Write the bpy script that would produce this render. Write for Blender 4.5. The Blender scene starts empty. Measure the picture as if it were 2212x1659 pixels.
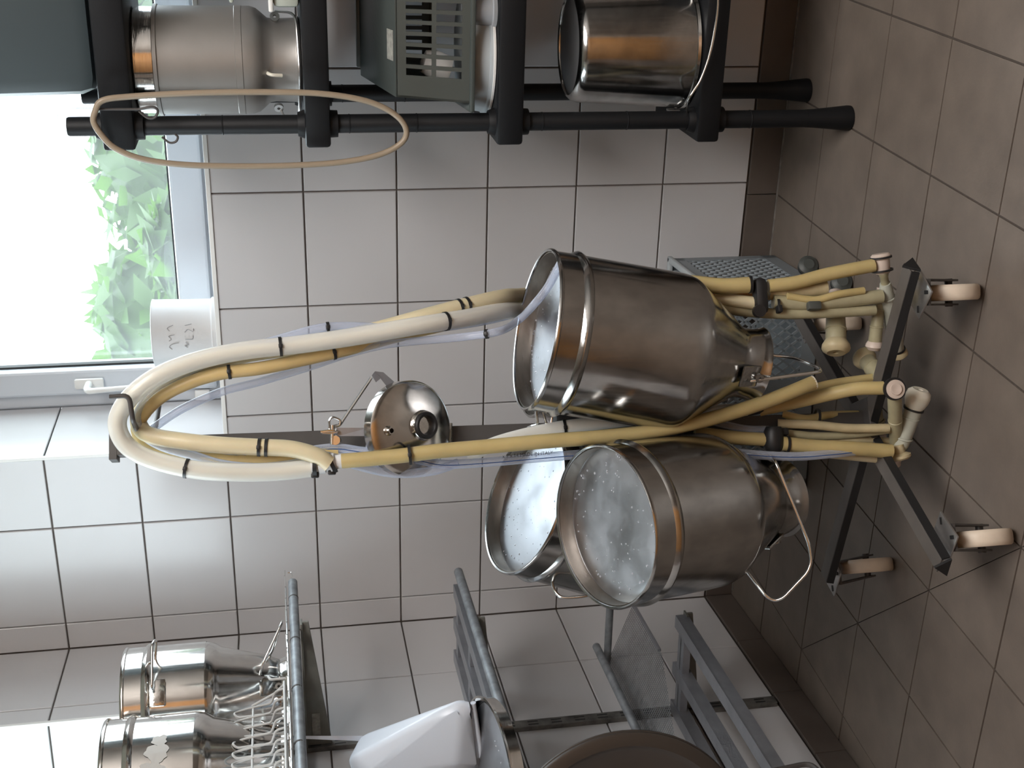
import bpy, bmesh, math, random
from mathutils import Vector, Matrix

# ------------------------------------------------------------------ camera, sky, lights, exposure
SC = bpy.context.scene
COL = SC.collection
random.seed(7)

CAM_POS = Vector((1.7407, -2.5502, 1.0823))
CAM_ROT = Matrix(((0.02661, 0.91722, 0.39748), (-0.18126, 0.39546, -0.90042), (-0.98308, -0.04809, 0.17678)))
cam = bpy.data.cameras.new('camera')
cam.sensor_width = 36.0
cam.lens = 36.0 * 2700.0 / 2212.0
cam.clip_start = 0.05
cam.dof.use_dof = True
cam.dof.focus_distance = 2.05
cam.dof.aperture_fstop = 14.0
cam_o = bpy.data.objects.new('camera', cam)
COL.objects.link(cam_o)
cam_o.matrix_world = Matrix.Translation(CAM_POS) @ CAM_ROT.to_4x4()
SC.camera = cam_o

SC.view_settings.view_transform = 'Standard'
SC.view_settings.look = 'None'
SC.view_settings.gamma = 1.0
SC.view_settings.use_curve_mapping = False
SC.view_settings.exposure = 0.62
SC.cycles.use_denoising = True
SC.cycles.max_bounces = 10
SC.cycles.diffuse_bounces = 5
SC.cycles.glossy_bounces = 5
SC.cycles.transparent_max_bounces = 16
SC.cycles.caustics_reflective = False
SC.cycles.caustics_refractive = False
SC.cycles.sample_clamp_indirect = 6.0

world = bpy.data.worlds.new('overcast_sky')
SC.world = world
world.use_nodes = True
wb = world.node_tree.nodes['Background']
wb.inputs['Color'].default_value = (0.84, 0.93, 1.04, 1)
wb.inputs['Strength'].default_value = 5.5

LS = Vector((math.sin(0.08618), -math.cos(0.08618), 0))      # along the left wall, away from the corner
LN = Vector((math.cos(0.08618), math.sin(0.08618), 0))       # out of the left wall, into the room
def LW(s, o, z): return LS * s + LN * o + Vector((0, 0, z))


def portal(name, center, normal, sx, sy):
    l = bpy.data.lights.new(name, 'AREA')
    l.shape = 'RECTANGLE'; l.size = sx; l.size_y = sy
    l.cycles.is_portal = True
    o = bpy.data.objects.new(name, l); COL.objects.link(o)
    o.location = center
    o.rotation_euler = Vector(normal).to_track_quat('-Z', 'Y').to_euler()
    return o
portal('window_portal', (1.25, 0.33, 1.76), (0, -1, 0), 1.52, 1.1)
portal('side_window_portal', LW(1.0, -0.30, 1.76), LN, 1.42, 1.1)

def area(name, loc, direction, sx, sy, power, color):
    l = bpy.data.lights.new(name, 'AREA')
    l.shape = 'RECTANGLE'; l.size = sx; l.size_y = sy
    l.energy = power; l.color = color
    o = bpy.data.objects.new(name, l); COL.objects.link(o)
    o.location = loc
    o.rotation_euler = Vector(direction).to_track_quat('-Z', 'Y').to_euler()
    return o
area('ceiling_lamp_light', (2.40, -2.10, 2.50), (0, 0, -1), 1.1, 1.7, 27.0, (1.0, 0.975, 0.96))

# ------------------------------------------------------------------ materials
def sr(c):
    return tuple(((v / 255) / 12.92 if v / 255 <= 0.04045 else ((v / 255 + 0.055) / 1.055) ** 2.4) for v in c) + (1,)

def mat(name, col, rough=0.5, metal=0.0, noise=0.0, nscale=40, bump=0.0, bscale=80, **kw):
    m = bpy.data.materials.new(name); m.use_nodes = True
    nt = m.node_tree; b = nt.nodes['Principled BSDF']
    col = tuple(col) if len(col) == 4 else tuple(col) + (1,)
    b.inputs['Base Color'].default_value = col
    b.inputs['Roughness'].default_value = rough
    b.inputs['Metallic'].default_value = metal
    for k, v in kw.items(): b.inputs[k.replace('_', ' ')].default_value = v
    if noise or bump:
        tc = nt.nodes.new('ShaderNodeTexCoord')
        n = nt.nodes.new('ShaderNodeTexNoise'); n.inputs['Scale'].default_value = nscale; n.inputs['Detail'].default_value = 5
        nt.links.new(tc.outputs['Object'], n.inputs['Vector'])
        if noise:
            r = nt.nodes.new('ShaderNodeMapRange')
            r.inputs['To Min'].default_value = 1 - noise; r.inputs['To Max'].default_value = 1 + noise
            r.inputs['From Min'].default_value = 0.25; r.inputs['From Max'].default_value = 0.75
            nt.links.new(n.outputs['Fac'], r.inputs['Value'])
            mx = nt.nodes.new('ShaderNodeVectorMath'); mx.operation = 'SCALE'
            mx.inputs[0].default_value = col[:3]
            nt.links.new(r.outputs['Result'], mx.inputs['Scale'])
            nt.links.new(mx.outputs['Vector'], b.inputs['Base Color'])
        if bump:
            n2 = nt.nodes.new('ShaderNodeTexNoise'); n2.inputs['Scale'].default_value = bscale; n2.inputs['Detail'].default_value = 4
            nt.links.new(tc.outputs['Object'], n2.inputs['Vector'])
            bp = nt.nodes.new('ShaderNodeBump'); bp.inputs['Strength'].default_value = bump; bp.inputs['Distance'].default_value = 0.002
            nt.links.new(n2.outputs['Fac'], bp.inputs['Height'])
            nt.links.new(bp.outputs['Normal'], b.inputs['Normal'])
    return m

M = {}
M['tile'] = mat('white_glazed_tile', (0.585, 0.580, 0.590), 0.22, noise=0.02, nscale=6, bump=0.05, bscale=18)
M['grout'] = mat('grey_wall_grout', (0.19, 0.165, 0.15), 0.9, noise=0.2, nscale=30)
M['floor_tile'] = mat('brown_grey_floor_tile', (0.150, 0.124, 0.104), 0.42, noise=0.16, nscale=16, bump=0.12, bscale=160)
M['floor_grout'] = mat('dark_floor_grout', (0.062, 0.050, 0.042), 0.85)
M['skirting'] = mat('brown_skirting_tile', (0.115, 0.095, 0.082), 0.4, noise=0.12, nscale=14)
M['pvc'] = mat('white_pvc', (0.62, 0.66, 0.71), 0.28)
M['bead'] = mat('white_edge_bead', (0.8, 0.8, 0.78), 0.35)
M['plaster'] = mat('off_white_plaster', (0.72, 0.70, 0.67), 0.8)
M['far_wall'] = mat('tan_painted_wall', (0.27, 0.255, 0.24), 0.7)
M['wood'] = mat('orange_brown_wood', (0.42, 0.205, 0.070), 0.45, noise=0.25, nscale=6)
M['seal'] = mat('black_rubber_seal', (0.02, 0.02, 0.02), 0.6)
M['black_plastic'] = mat('black_plastic', (0.0048, 0.0054, 0.0068), 0.55, bump=0.08, bscale=300, Specular_IOR_Level=0.3)
M['black'] = mat('black_rubber', (0.009, 0.009, 0.010), 0.5)  # also paints the shaded faces of the trolley's base bars
M['iron'] = mat('dark_grey_painted_iron', (0.066, 0.061, 0.059), 0.5, metal=0.15, noise=0.15, nscale=25)
M['bar'] = mat('dusty_grey_iron', (0.105, 0.094, 0.085), 0.5, metal=0.1, noise=0.2, nscale=20)
M['zinc'] = mat('zinc_plated_steel', (0.48, 0.47, 0.46), 0.34, metal=0.9, noise=0.15, nscale=60)
M['galv'] = mat('weathered_galvanised_tube', (0.26, 0.28, 0.30), 0.5, metal=0.5, noise=0.35, nscale=45, bump=0.4, bscale=90)
M['rusty'] = mat('grey_green_bracket_paint', (0.17, 0.17, 0.15), 0.5, noise=0.2, nscale=30)
M['rail'] = mat('stained_rail', (0.13, 0.125, 0.115), 0.6, metal=0.3, noise=0.6, nscale=35)
M['alu'] = mat('dull_aluminium_bar', (0.34, 0.35, 0.38), 0.4, metal=0.7, noise=0.12, nscale=30)
M['chrome'] = mat('bright_wire', (0.75, 0.75, 0.74), 0.16, metal=1.0)
M['white_wire'] = mat('white_coated_wire', (0.50, 0.50, 0.49), 0.4)
M['wheel'] = mat('cream_nylon_wheel', (0.62, 0.53, 0.43), 0.5, noise=0.12, nscale=30)
M['cream'] = mat('cream_silicone', (0.47, 0.40, 0.25), 0.45, noise=0.15, nscale=40, Subsurface_Weight=0.15, Subsurface_Radius=(0.02, 0.015, 0.01))
M['pale'] = mat('pale_cream_silicone', (0.74, 0.715, 0.62), 0.4, Subsurface_Weight=0.2, Subsurface_Radius=(0.02, 0.015, 0.01))
M['olive'] = mat('olive_tinted_shell', (0.34, 0.31, 0.20), 0.35, noise=0.12, nscale=50)
M['greyshell'] = mat('grey_green_clear_shell', (0.42, 0.43, 0.37), 0.3)
M['pinkish'] = mat('pinkish_white_plastic', (0.55, 0.46, 0.40), 0.45)
M['yellow'] = mat('yellow_rubber_hose', (0.47, 0.375, 0.175), 0.42, noise=0.1, nscale=25, Subsurface_Weight=0.25, Subsurface_Radius=(0.03, 0.02, 0.008))
M['beige'] = mat('beige_rubber_hose', (0.62, 0.55, 0.37), 0.4, noise=0.06, nscale=25, Subsurface_Weight=0.25, Subsurface_Radius=(0.03, 0.02, 0.01))
M['ochre'] = mat('ochre_hose', (0.60, 0.46, 0.22), 0.4, noise=0.08, nscale=25, Subsurface_Weight=0.25, Subsurface_Radius=(0.03, 0.02, 0.008))
M['tan'] = mat('tan_rubber_tube', (0.29, 0.23, 0.165), 0.4)
M['orange'] = mat('orange_stained_tube', (0.55, 0.26, 0.10), 0.45)
M['stripe'] = mat('blue_stripe_ink', (0.02, 0.07, 0.22), 0.4)
M['ink'] = mat('black_print', (0.03, 0.03, 0.04), 0.5)
M['pencil'] = mat('grey_pencil', (0.30, 0.30, 0.31), 0.7)
M['white_plastic'] = mat('white_plastic', (0.66, 0.67, 0.68), 0.35, Subsurface_Weight=0.2, Subsurface_Radius=(0.02, 0.02, 0.02))
M['frosted'] = mat('frosted_plastic', (0.66, 0.71, 0.79), 0.3, Subsurface_Weight=0.3, Subsurface_Radius=(0.03, 0.03, 0.03))
M['bowl'] = mat('grey_white_enamel', (0.38, 0.415, 0.435), 0.5)
M['green_box'] = mat('pale_green_plastic', (0.40, 0.43, 0.38), 0.4)
M['grey_box'] = mat('bluish_grey_plastic', (0.28, 0.31, 0.32), 0.4)
M['crate'] = mat('dark_grey_green_plastic', (0.060, 0.070, 0.066), 0.33, bump=0.1, bscale=120)
M['crate_blue'] = mat('blue_grey_plastic', (0.21, 0.24, 0.26), 0.45)
M['tub_dark'] = mat('dark_slate_plastic', (0.045, 0.06, 0.066), 0.45)
M['label'] = mat('faded_label', (0.30, 0.30, 0.27), 0.6, noise=0.3, nscale=120)
M['alu_can'] = mat('dull_grey_aluminium', (0.27, 0.258, 0.245), 0.45, metal=0.5, noise=0.06, nscale=20)
M['dark_disc'] = mat('matt_grey_steel', (0.13, 0.13, 0.135), 0.5, metal=0.4)
M['rub_grey'] = mat('dark_grey_rubber', (0.06, 0.066, 0.062), 0.5)
M['peel'] = mat('peeled_sticker_paper', (0.55, 0.56, 0.55), 0.6)
M['bark'] = mat('bark', (0.12, 0.09, 0.06), 0.8)
M['lawn'] = mat('meadow_green', (0.035, 0.07, 0.02), 0.9, noise=0.3, nscale=2)


def steel(name, base, rough, streak=0.25, axis_scale=(60, 60, 3), warm=None):
    """polished sheet steel with fine vertical streaks and water marks"""
    m = bpy.data.materials.new(name); m.use_nodes = True
    nt = m.node_tree; b = nt.nodes['Principled BSDF']
    b.inputs['Metallic'].default_value = 1.0
    tc = nt.nodes.new('ShaderNodeTexCoord')
    mp = nt.nodes.new('ShaderNodeMapping'); mp.inputs['Scale'].default_value = axis_scale
    nt.links.new(tc.outputs['Generated'], mp.inputs['Vector'])
    n = nt.nodes.new('ShaderNodeTexNoise'); n.inputs['Scale'].default_value = 1.0; n.inputs['Detail'].default_value = 6
    nt.links.new(mp.outputs['Vector'], n.inputs['Vector'])
    r = nt.nodes.new('ShaderNodeMapRange')
    r.inputs['From Min'].default_value = 0.3; r.inputs['From Max'].default_value = 0.7
    r.inputs['To Min'].default_value = rough * 0.75; r.inputs['To Max'].default_value = rough * 1.3
    nt.links.new(n.outputs['Fac'], r.inputs['Value'])
    nt.links.new(r.outputs['Result'], b.inputs['Roughness'])
    n2 = nt.nodes.new('ShaderNodeTexNoise'); n2.inputs['Scale'].default_value = 7; n2.inputs['Detail'].default_value = 6
    nt.links.new(tc.outputs['Generated'], n2.inputs['Vector'])
    cr = nt.nodes.new('ShaderNodeMix'); cr.data_type = 'RGBA'
    cr.inputs[6].default_value = tuple(v * (1 - streak) for v in base) + (1,)
    cr.inputs[7].default_value = tuple(base) + (1,)
    r2 = nt.nodes.new('ShaderNodeMapRange'); r2.inputs['From Min'].default_value = 0.35; r2.inputs['From Max'].default_value = 0.62
    nt.links.new(n2.outputs['Fac'], r2.inputs['Value'])
    nt.links.new(r2.outputs['Result'], cr.inputs[0])
    nt.links.new(cr.outputs[2], b.inputs['Base Color'])
    bp = nt.nodes.new('ShaderNodeBump'); bp.inputs['Strength'].default_value = 0.06; bp.inputs['Distance'].default_value = 0.004
    n3 = nt.nodes.new('ShaderNodeTexNoise'); n3.inputs['Scale'].default_value = 5; n3.inputs['Detail'].default_value = 3
    nt.links.new(tc.outputs['Generated'], n3.inputs['Vector'])
    nt.links.new(n3.outputs['Fac'], bp.inputs['Height'])
    nt.links.new(bp.outputs['Normal'], b.inputs['Normal'])
    return m
M['steel'] = steel('brushed_steel', (0.45, 0.445, 0.435), 0.16)
M['steel_bright'] = steel('polished_steel', (0.74, 0.72, 0.69), 0.13, 0.15)
M['steel_lid'] = steel('lid_steel', (0.60, 0.57, 0.53), 0.16, 0.2, (3, 3, 3))
M['steel_base'] = steel('satin_base_steel', (0.52, 0.535, 0.57), 0.42, 0.05, (4, 4, 4))
M['steel_dark'] = steel('dull_brown_steel', (0.30, 0.26, 0.22), 0.35, 0.2, (4, 4, 4))  # brown catch; also paints dark reflections inside the can rims
M['brown_pan'] = mat('dark_brown_enamel', (0.040, 0.033, 0.028), 0.38, noise=0.15, nscale=8)


def clear_mat(name, tint, alpha, rough, body):
    """thin translucent plastic: part see-through, part milky"""
    m = bpy.data.materials.new(name); m.use_nodes = True
    nt = m.node_tree; b = nt.nodes['Principled BSDF']
    b.inputs['Base Color'].default_value = tuple(body) + (1,)
    b.inputs['Roughness'].default_value = rough
    tr = nt.nodes.new('ShaderNodeBsdfTransparent'); tr.inputs['Color'].default_value = tuple(tint) + (1,)
    lw = nt.nodes.new('ShaderNodeLayerWeight'); lw.inputs['Blend'].default_value = 0.35
    rr = nt.nodes.new('ShaderNodeMapRange'); rr.inputs['To Min'].default_value = alpha; rr.inputs['To Max'].default_value = min(1.0, alpha + 0.45)
    nt.links.new(lw.outputs['Facing'], rr.inputs['Value'])
    mx = nt.nodes.new('ShaderNodeMixShader')
    nt.links.new(rr.outputs['Result'], mx.inputs['Fac'])
    nt.links.new(tr.outputs['BSDF'], mx.inputs[1]); nt.links.new(b.outputs['BSDF'], mx.inputs[2])
    nt.links.new(mx.outputs['Shader'], nt.nodes['Material Output'].inputs['Surface'])
    return m
M['clear'] = clear_mat('clear_pvc_tube', (0.86, 0.89, 0.95), 0.24, 0.12, (0.70, 0.76, 0.90))
M['milky'] = clear_mat('milky_silicone_hose', (0.95, 0.94, 0.90), 0.50, 0.18, (0.88, 0.88, 0.84))
M['cup'] = clear_mat('clear_plastic_cup', (0.85, 0.88, 0.92), 0.40, 0.15, (0.55, 0.57, 0.60))
M['drop'] = clear_mat('water_drop', (0.75, 0.78, 0.85), 0.45, 0.04, (0.85, 0.88, 0.95))
M['drop'].node_tree.nodes['Principled BSDF'].inputs['Metallic'].default_value = 0.3

def glass_mat():
    """window pane with a light film of steam"""
    m = bpy.data.materials.new('steamed_window_glass'); m.use_nodes = True
    nt = m.node_tree; nt.nodes.remove(nt.nodes['Principled BSDF'])
    tr = nt.nodes.new('ShaderNodeBsdfTransparent'); tr.inputs['Color'].default_value = (0.97, 0.99, 0.97, 1)
    tl = nt.nodes.new('ShaderNodeBsdfTranslucent'); tl.inputs['Color'].default_value = (0.9, 0.95, 0.9, 1)
    gl = nt.nodes.new('ShaderNodeBsdfGlossy'); gl.inputs['Roughness'].default_value = 0.03
    tc = nt.nodes.new('ShaderNodeTexCoord')
    n = nt.nodes.new('ShaderNodeTexNoise'); n.inputs['Scale'].default_value = 4.0; n.inputs['Detail'].default_value = 5
    nt.links.new(tc.outputs['Object'], n.inputs['Vector'])
    r = nt.nodes.new('ShaderNodeMapRange'); r.inputs['From Min'].default_value = 0.3; r.inputs['From Max'].default_value = 0.7
    r.inputs['To Min'].default_value = 0.03; r.inputs['To Max'].default_value = 0.09
    nt.links.new(n.outputs['Fac'], r.inputs['Value'])
    m1 = nt.nodes.new('ShaderNodeMixShader')
    nt.links.new(r.outputs['Result'], m1.inputs['Fac'])
    nt.links.new(tr.outputs['BSDF'], m1.inputs[1]); nt.links.new(tl.outputs['BSDF'], m1.inputs[2])
    m2 = nt.nodes.new('ShaderNodeMixShader'); m2.inputs['Fac'].default_value = 0.04
    nt.links.new(m1.outputs['Shader'], m2.inputs[1]); nt.links.new(gl.outputs['BSDF'], m2.inputs[2])
    nt.links.new(m2.outputs['Shader'], nt.nodes['Material Output'].inputs['Surface'])
    return m
M['glass'] = glass_mat()

def leaf_mat():
    m = bpy.data.materials.new('green_leaf'); m.use_nodes = True  # plain leaf green, half translucent
    nt = m.node_tree; b = nt.nodes['Principled BSDF']
    b.inputs['Base Color'].default_value = (0.045, 0.105, 0.016, 1); b.inputs['Roughness'].default_value = 0.5
    tl = nt.nodes.new('ShaderNodeBsdfTranslucent'); tl.inputs['Color'].default_value = (0.065, 0.150, 0.016, 1)
    mx = nt.nodes.new('ShaderNodeMixShader'); mx.inputs['Fac'].default_value = 0.5
    nt.links.new(b.outputs['BSDF'], mx.inputs[1]); nt.links.new(tl.outputs['BSDF'], mx.inputs[2])
    nt.links.new(mx.outputs['Shader'], nt.nodes['Material Output'].inputs['Surface'])
    return m
M['leaf'] = leaf_mat()

# ------------------------------------------------------------------ object helpers
def link(name, data, m=None, parent=None, smooth=False, bevel=0):
    o = bpy.data.objects.new(name, data); COL.objects.link(o)
    if m is not None and not data.materials: data.materials.append(m)
    if parent is not None: o.parent = parent
    if smooth:
        data.polygons.foreach_set('use_smooth', [True] * len(data.polygons))
        data.set_sharp_from_angle(angle=math.radians(40))
    return o

def root_loc(o):
    v = Vector((0, 0, 0))
    while o is not None:
        v += o.location; o = o.parent
    return v

def obj(name, bm, m, parent=None, smooth=True, origin=None):
    """one bmesh -> one mesh object; the bmesh is in world coordinates"""
    off = root_loc(parent) if parent is not None else Vector((0, 0, 0))
    if origin is not None: off = Vector(origin)
    me = bpy.data.meshes.new(name)
    bmesh.ops.recalc_face_normals(bm, faces=bm.faces)
    bmesh.ops.translate(bm, vec=-off, verts=bm.verts)
    bm.to_mesh(me); bm.free()
    o = link(name, me, m, parent, smooth)
    if parent is None: o.location = off
    return o

def thing(name, label, cat, loc, group=None):
    o = bpy.data.objects.new(name, None); COL.objects.link(o)
    o.empty_display_size = 0.05
    o.location = loc; o['label'] = label; o['category'] = cat
    if group: o['group'] = group
    return o

def tag(o, label, cat, group=None):
    o['label'] = label; o['category'] = cat
    if group: o['group'] = group
    return o

def struct(name, bm, m, parent=None, smooth=False):
    o = obj(name, bm, m, parent, smooth)
    if parent is None: o['kind'] = 'structure'
    return o

# ------------------------------------------------------------------ shape helpers (world coordinates)
def frame(d):
    d = Vector(d).normalized()
    u = d.orthogonal().normalized()
    if abs(d.z) < 0.95:
        u = Vector((0, 0, 1)).cross(d).normalized()
    return u, d.cross(u), d

def box(bm, c, sx, sy, sz, ax=None, ay=None, az=None, bev=0.0):
    ax = Vector(ax or (1, 0, 0)); ay = Vector(ay or (0, 1, 0)); az = Vector(az or (0, 0, 1)); c = Vector(c)
    vs = []
    for k in (-1, 1):
        for j in (-1, 1):
            for i in (-1, 1):
                vs.append(bm.verts.new(c + ax * (i * sx / 2) + ay * (j * sy / 2) + az * (k * sz / 2)))
    fs = [bm.faces.new([vs[q] for q in f]) for f in ((0, 2, 3, 1), (4, 5, 7, 6), (0, 1, 5, 4), (2, 6, 7, 3), (0, 4, 6, 2), (1, 3, 7, 5))]
    if bev:
        es = set(e for f in fs for e in f.edges)
        bmesh.ops.bevel(bm, geom=list(es), offset=bev, segments=2, affect='EDGES', profile=0.5)

def span(bm, x0, x1, y0, y1, z0, z1, bev=0.0):
    box(bm, ((x0 + x1) / 2, (y0 + y1) / 2, (z0 + z1) / 2), abs(x1 - x0), abs(y1 - y0), abs(z1 - z0), bev=bev)

def hexa(bm, bot, top, bev=0.0):
    b = [bm.verts.new(Vector(p)) for p in bot]; t = [bm.verts.new(Vector(p)) for p in top]
    n = len(b)
    fs = [bm.faces.new(b[::-1]), bm.faces.new(t)]
    for i in range(n): fs.append(bm.faces.new((b[i], b[(i + 1) % n], t[(i + 1) % n], t[i])))
    if bev:
        es = set(e for f in fs for e in f.edges)
        bmesh.ops.bevel(bm, geom=list(es), offset=bev, segments=2, affect='EDGES', profile=0.5)

def lathe(bm, prof, base, axis, seg=48, closed=False):
    """prof: (radius, height along axis)"""
    u, v, d = frame(axis); base = Vector(base)
    rings = []
    for r, h in prof:
        if r < 1e-6:
            rings.append([bm.verts.new(base + d * h)])
        else:
            rings.append([bm.verts.new(base + d * h + (u * math.cos(2 * math.pi * k / seg) + v * math.sin(2 * math.pi * k / seg)) * r) for k in range(seg)])
    pairs = list(zip(rings[:-1], rings[1:]))
    if closed: pairs.append((rings[-1], rings[0]))
    for a, b in pairs:
        if len(a) == 1 and len(b) == 1: continue
        for k in range(seg):
            k2 = (k + 1) % seg
            if len(a) == 1: bm.faces.new((a[0], b[k], b[k2]))
            elif len(b) == 1: bm.faces.new((a[k], a[k2], b[0]))
            else: bm.faces.new((a[k], a[k2], b[k2], b[k]))

def smooth_path(pts, n=8, closed=False):
    P = [Vector(p) for p in pts]
    if len(P) < 3 and not closed: return P
    out = []
    m = len(P)
    for i in range(m if closed else m - 1):
        p0 = P[(i - 1) % m] if (closed or i > 0) else P[0] * 2 - P[1]
        p1, p2 = P[i], P[(i + 1) % m]
        p3 = P[(i + 2) % m] if (closed or i + 2 < m) else P[-1] * 2 - P[-2]
        for k in range(n):
            t = k / n
            out.append(0.5 * ((2 * p1) + (p2 - p0) * t + (2 * p0 - 5 * p1 + 4 * p2 - p3) * t * t + (3 * p1 - p0 - 3 * p2 + p3) * t ** 3))
    if not closed: out.append(P[-1])
    return out

def sweep(bm, path, r, seg=10, closed=False, caps=True, hollow=None):
    n = len(path)
    tang = []
    for i in range(n):
        a = path[(i - 1) % n] if (closed or i > 0) else path[0]
        b = path[(i + 1) % n] if (closed or i < n - 1) else path[-1]
        t = b - a
        tang.append(t.normalized() if t.length > 1e-9 else Vector((0, 0, 1)))
    u = tang[0].orthogonal().normalized()
    rings = []
    for i in range(n):
        t = tang[i]
        u = (u - t * u.dot(t))
        u = u.normalized() if u.length > 1e-6 else t.orthogonal().normalized()
        v = t.cross(u)
        rr = r(i / max(1, n - 1)) if callable(r) else r
        rings.append([bm.verts.new(path[i] + (u * math.cos(2 * math.pi * k / seg) + v * math.sin(2 * math.pi * k / seg)) * rr) for k in range(seg)])
    for i in range(n if closed else n - 1):
        a, b = rings[i], rings[(i + 1) % n]
        best = 0
        if closed and i == n - 1:
            best = min(range(seg), key=lambda s: sum((a[k].co - b[(k + s) % seg].co).length for k in range(0, seg, 2)))
        for k in range(seg):
            k2 = (k + 1) % seg
            bm.faces.new((a[k], a[k2], b[(k2 + best) % seg], b[(k + best) % seg]))
    if caps and not closed:
        bm.faces.new(rings[0][::-1]); bm.faces.new(rings[-1])

def tube(pts, r, seg=10, closed=False, n=8, straight=False, bm=None):
    bm = bm or bmesh.new()
    path = [Vector(p) for p in pts] if straight else smooth_path(pts, n, closed)
    sweep(bm, path, r, seg, closed)
    return bm

def bent(pts, rad=0.006, n=4):
    """polyline with rounded corners"""
    P = [Vector(p) for p in pts]; out = [P[0]]
    for a, b, c in zip(P[:-2], P[1:-1], P[2:]):
        r = min(rad, (a - b).length * 0.45, (c - b).length * 0.45)
        s = b + (a - b).normalized() * r; e = b + (c - b).normalized() * r
        for k in range(n + 1):
            t = k / n
            out.append(s * (1 - t) ** 2 + b * 2 * t * (1 - t) + e * t * t)
    out.append(P[-1]); return out

def wire(pts, r, rad=0.006, seg=8, bm=None):
    bm = bm or bmesh.new(); sweep(bm, bent(pts, rad), r, seg); return bm

# ------------------------------------------------------------------ ROOM
Z0, RH, TW, CX = 0.0683, 0.1925, 0.25, 0.0693     # skirting top, tile row, tile column, first cut column
SILL = Z0 + 6 * RH                                 # 1.223
XW0, XW1 = 0.494, 2.02                             # window opening of the back wall
ZT = 2.32                                          # window head
CEIL = 2.62
G = 0.0035                                         # joint width
bm = bmesh.new()
span(bm, -0.45, XW0 - 0.0075, 0.006, 0.30, 0, CEIL)
span(bm, XW1, 3.3, 0.006, 0.30, 0, CEIL)
span(bm, XW0, XW1, 0.006, 0.30, 0, SILL)
span(bm, XW0, XW1, 0.006, 0.30, ZT, CEIL)
wall_back = struct('wall_back', bm, M['grout'])

_tile_cache = {}
def tile_mesh(w, h, t=0.007):
    key = (round(w, 4), round(h, 4))
    if key not in _tile_cache:
        b = bmesh.new()
        e = 0.0012
        # local x along the wall, z up, y into the wall: front face at y = 0 with a small chamfer
        f = [b.verts.new((x, 0, z)) for x, z in ((e, e), (w - e, e), (w - e, h - e), (e, h - e))]
        g = [b.verts.new((x, e, z)) for x, z in ((0, 0), (w, 0), (w, h), (0, h))]
        k = [b.verts.new((x, t, z)) for x, z in ((0, 0), (w, 0), (w, h), (0, h))]
        b.faces.new(f)
        for i in range(4):
            j = (i + 1) % 4
            b.faces.new((g[i], g[j], f[j], f[i])); b.faces.new((k[i], k[j], g[j], g[i]))
        bmesh.ops.recalc_face_normals(b, faces=b.faces)
        me = bpy.data.meshes.new('tile'); b.to_mesh(me); b.free()
        _tile_cache[key] = me
    return _tile_cache[key]

rt = random.Random(3)
def place_tile(parent, origin, rot, w, h, m):
    me = tile_mesh(w - G, h - G)
    o = bpy.data.objects.new('tile', me); COL.objects.link(o)
    if not me.materials: me.materials.append(m)
    o.parent = parent
    R = rot.to_4x4()
    wob = Matrix.Rotation(rt.uniform(-.0018, .0018), 4, 'X') @ Matrix.Rotation(rt.uniform(-.0018, .0018), 4, 'Z')
    o.matrix_local = Matrix.Translation(Vector(origin) - root_loc(parent)) @ R @ wob @ Matrix.Translation((G / 2, 0, G / 2))
I3 = Matrix.Identity(3)
cols = [(0.0, CX)] + [(CX + TW * c, CX + TW * (c + 1)) for c in range(0, 9)]
for r in range(0, 10):
    z = Z0 + RH * r
    for x0, x1 in cols:
        if r >= 6 and x0 < XW0 < x1: x1 = XW0
        if r >= 6 and x0 >= XW0: continue
        place_tile(wall_back, (x0, 0, z), I3, x1 - x0, RH, M['tile'])
# left reveal of the back window, one tile deep
RV = Matrix(((0, -1, 0), (1, 0, 0), (0, 0, 1)))      # local x -> +Y, local y -> -X
bm = bmesh.new(); span(bm, XW0 - 0.02, XW0 - 0.0075, 0.008, 0.272, SILL, CEIL)
rev = struct('reveal_backing', bm, M['grout'], wall_back)
for r in range(6, 10):
    place_tile(wall_back, (XW0, 0.006, Z0 + RH * r), RV, 0.262, RH, M['tile'])
# white edge beads
bm = bmesh.new(); span(bm, XW0 - 0.004, XW0 + 0.003, -0.003, 0.006, SILL, CEIL, 0.001)
struct('trim_1', bm, M['bead'])
bm = bmesh.new(); span(bm, XW0, XW1, -0.004, 0.012, SILL - 0.007, SILL + 0.002, 0.001)
struct('trim_2', bm, M['bead'])
# sill board
bm = bmesh.new(); span(bm, XW0, XW1, 0.012, 0.26, SILL - 0.02, SILL + 0.001)
struct('trim_3', bm, M['tile'])

# left wall: local frame along LS / LN
S_W0, S_W1, SILL_L = 0.302, 1.72, Z0 + 6 * RH
def lbox(bm, s0, s1, o0, o1, z0, z1, bev=0.0):
    box(bm, LW((s0 + s1) / 2, (o0 + o1) / 2, (z0 + z1) / 2), abs(s1 - s0), abs(o1 - o0), abs(z1 - z0), LS, LN, (0, 0, 1), bev)
bm = bmesh.new()
lbox(bm, -0.1, S_W0 - 0.007, -0.30, -0.006, 0, CEIL)
lbox(bm, S_W0 - 0.007, S_W1, -0.30, -0.006, 0, SILL_L)
lbox(bm, S_W1, 3.75, -0.30, -0.006, 0, CEIL)
lbox(bm, S_W0 - 0.007, S_W1, -0.30, -0.006, ZT, CEIL)
wall_left = struct('wall_left', bm, M['grout'])
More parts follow.
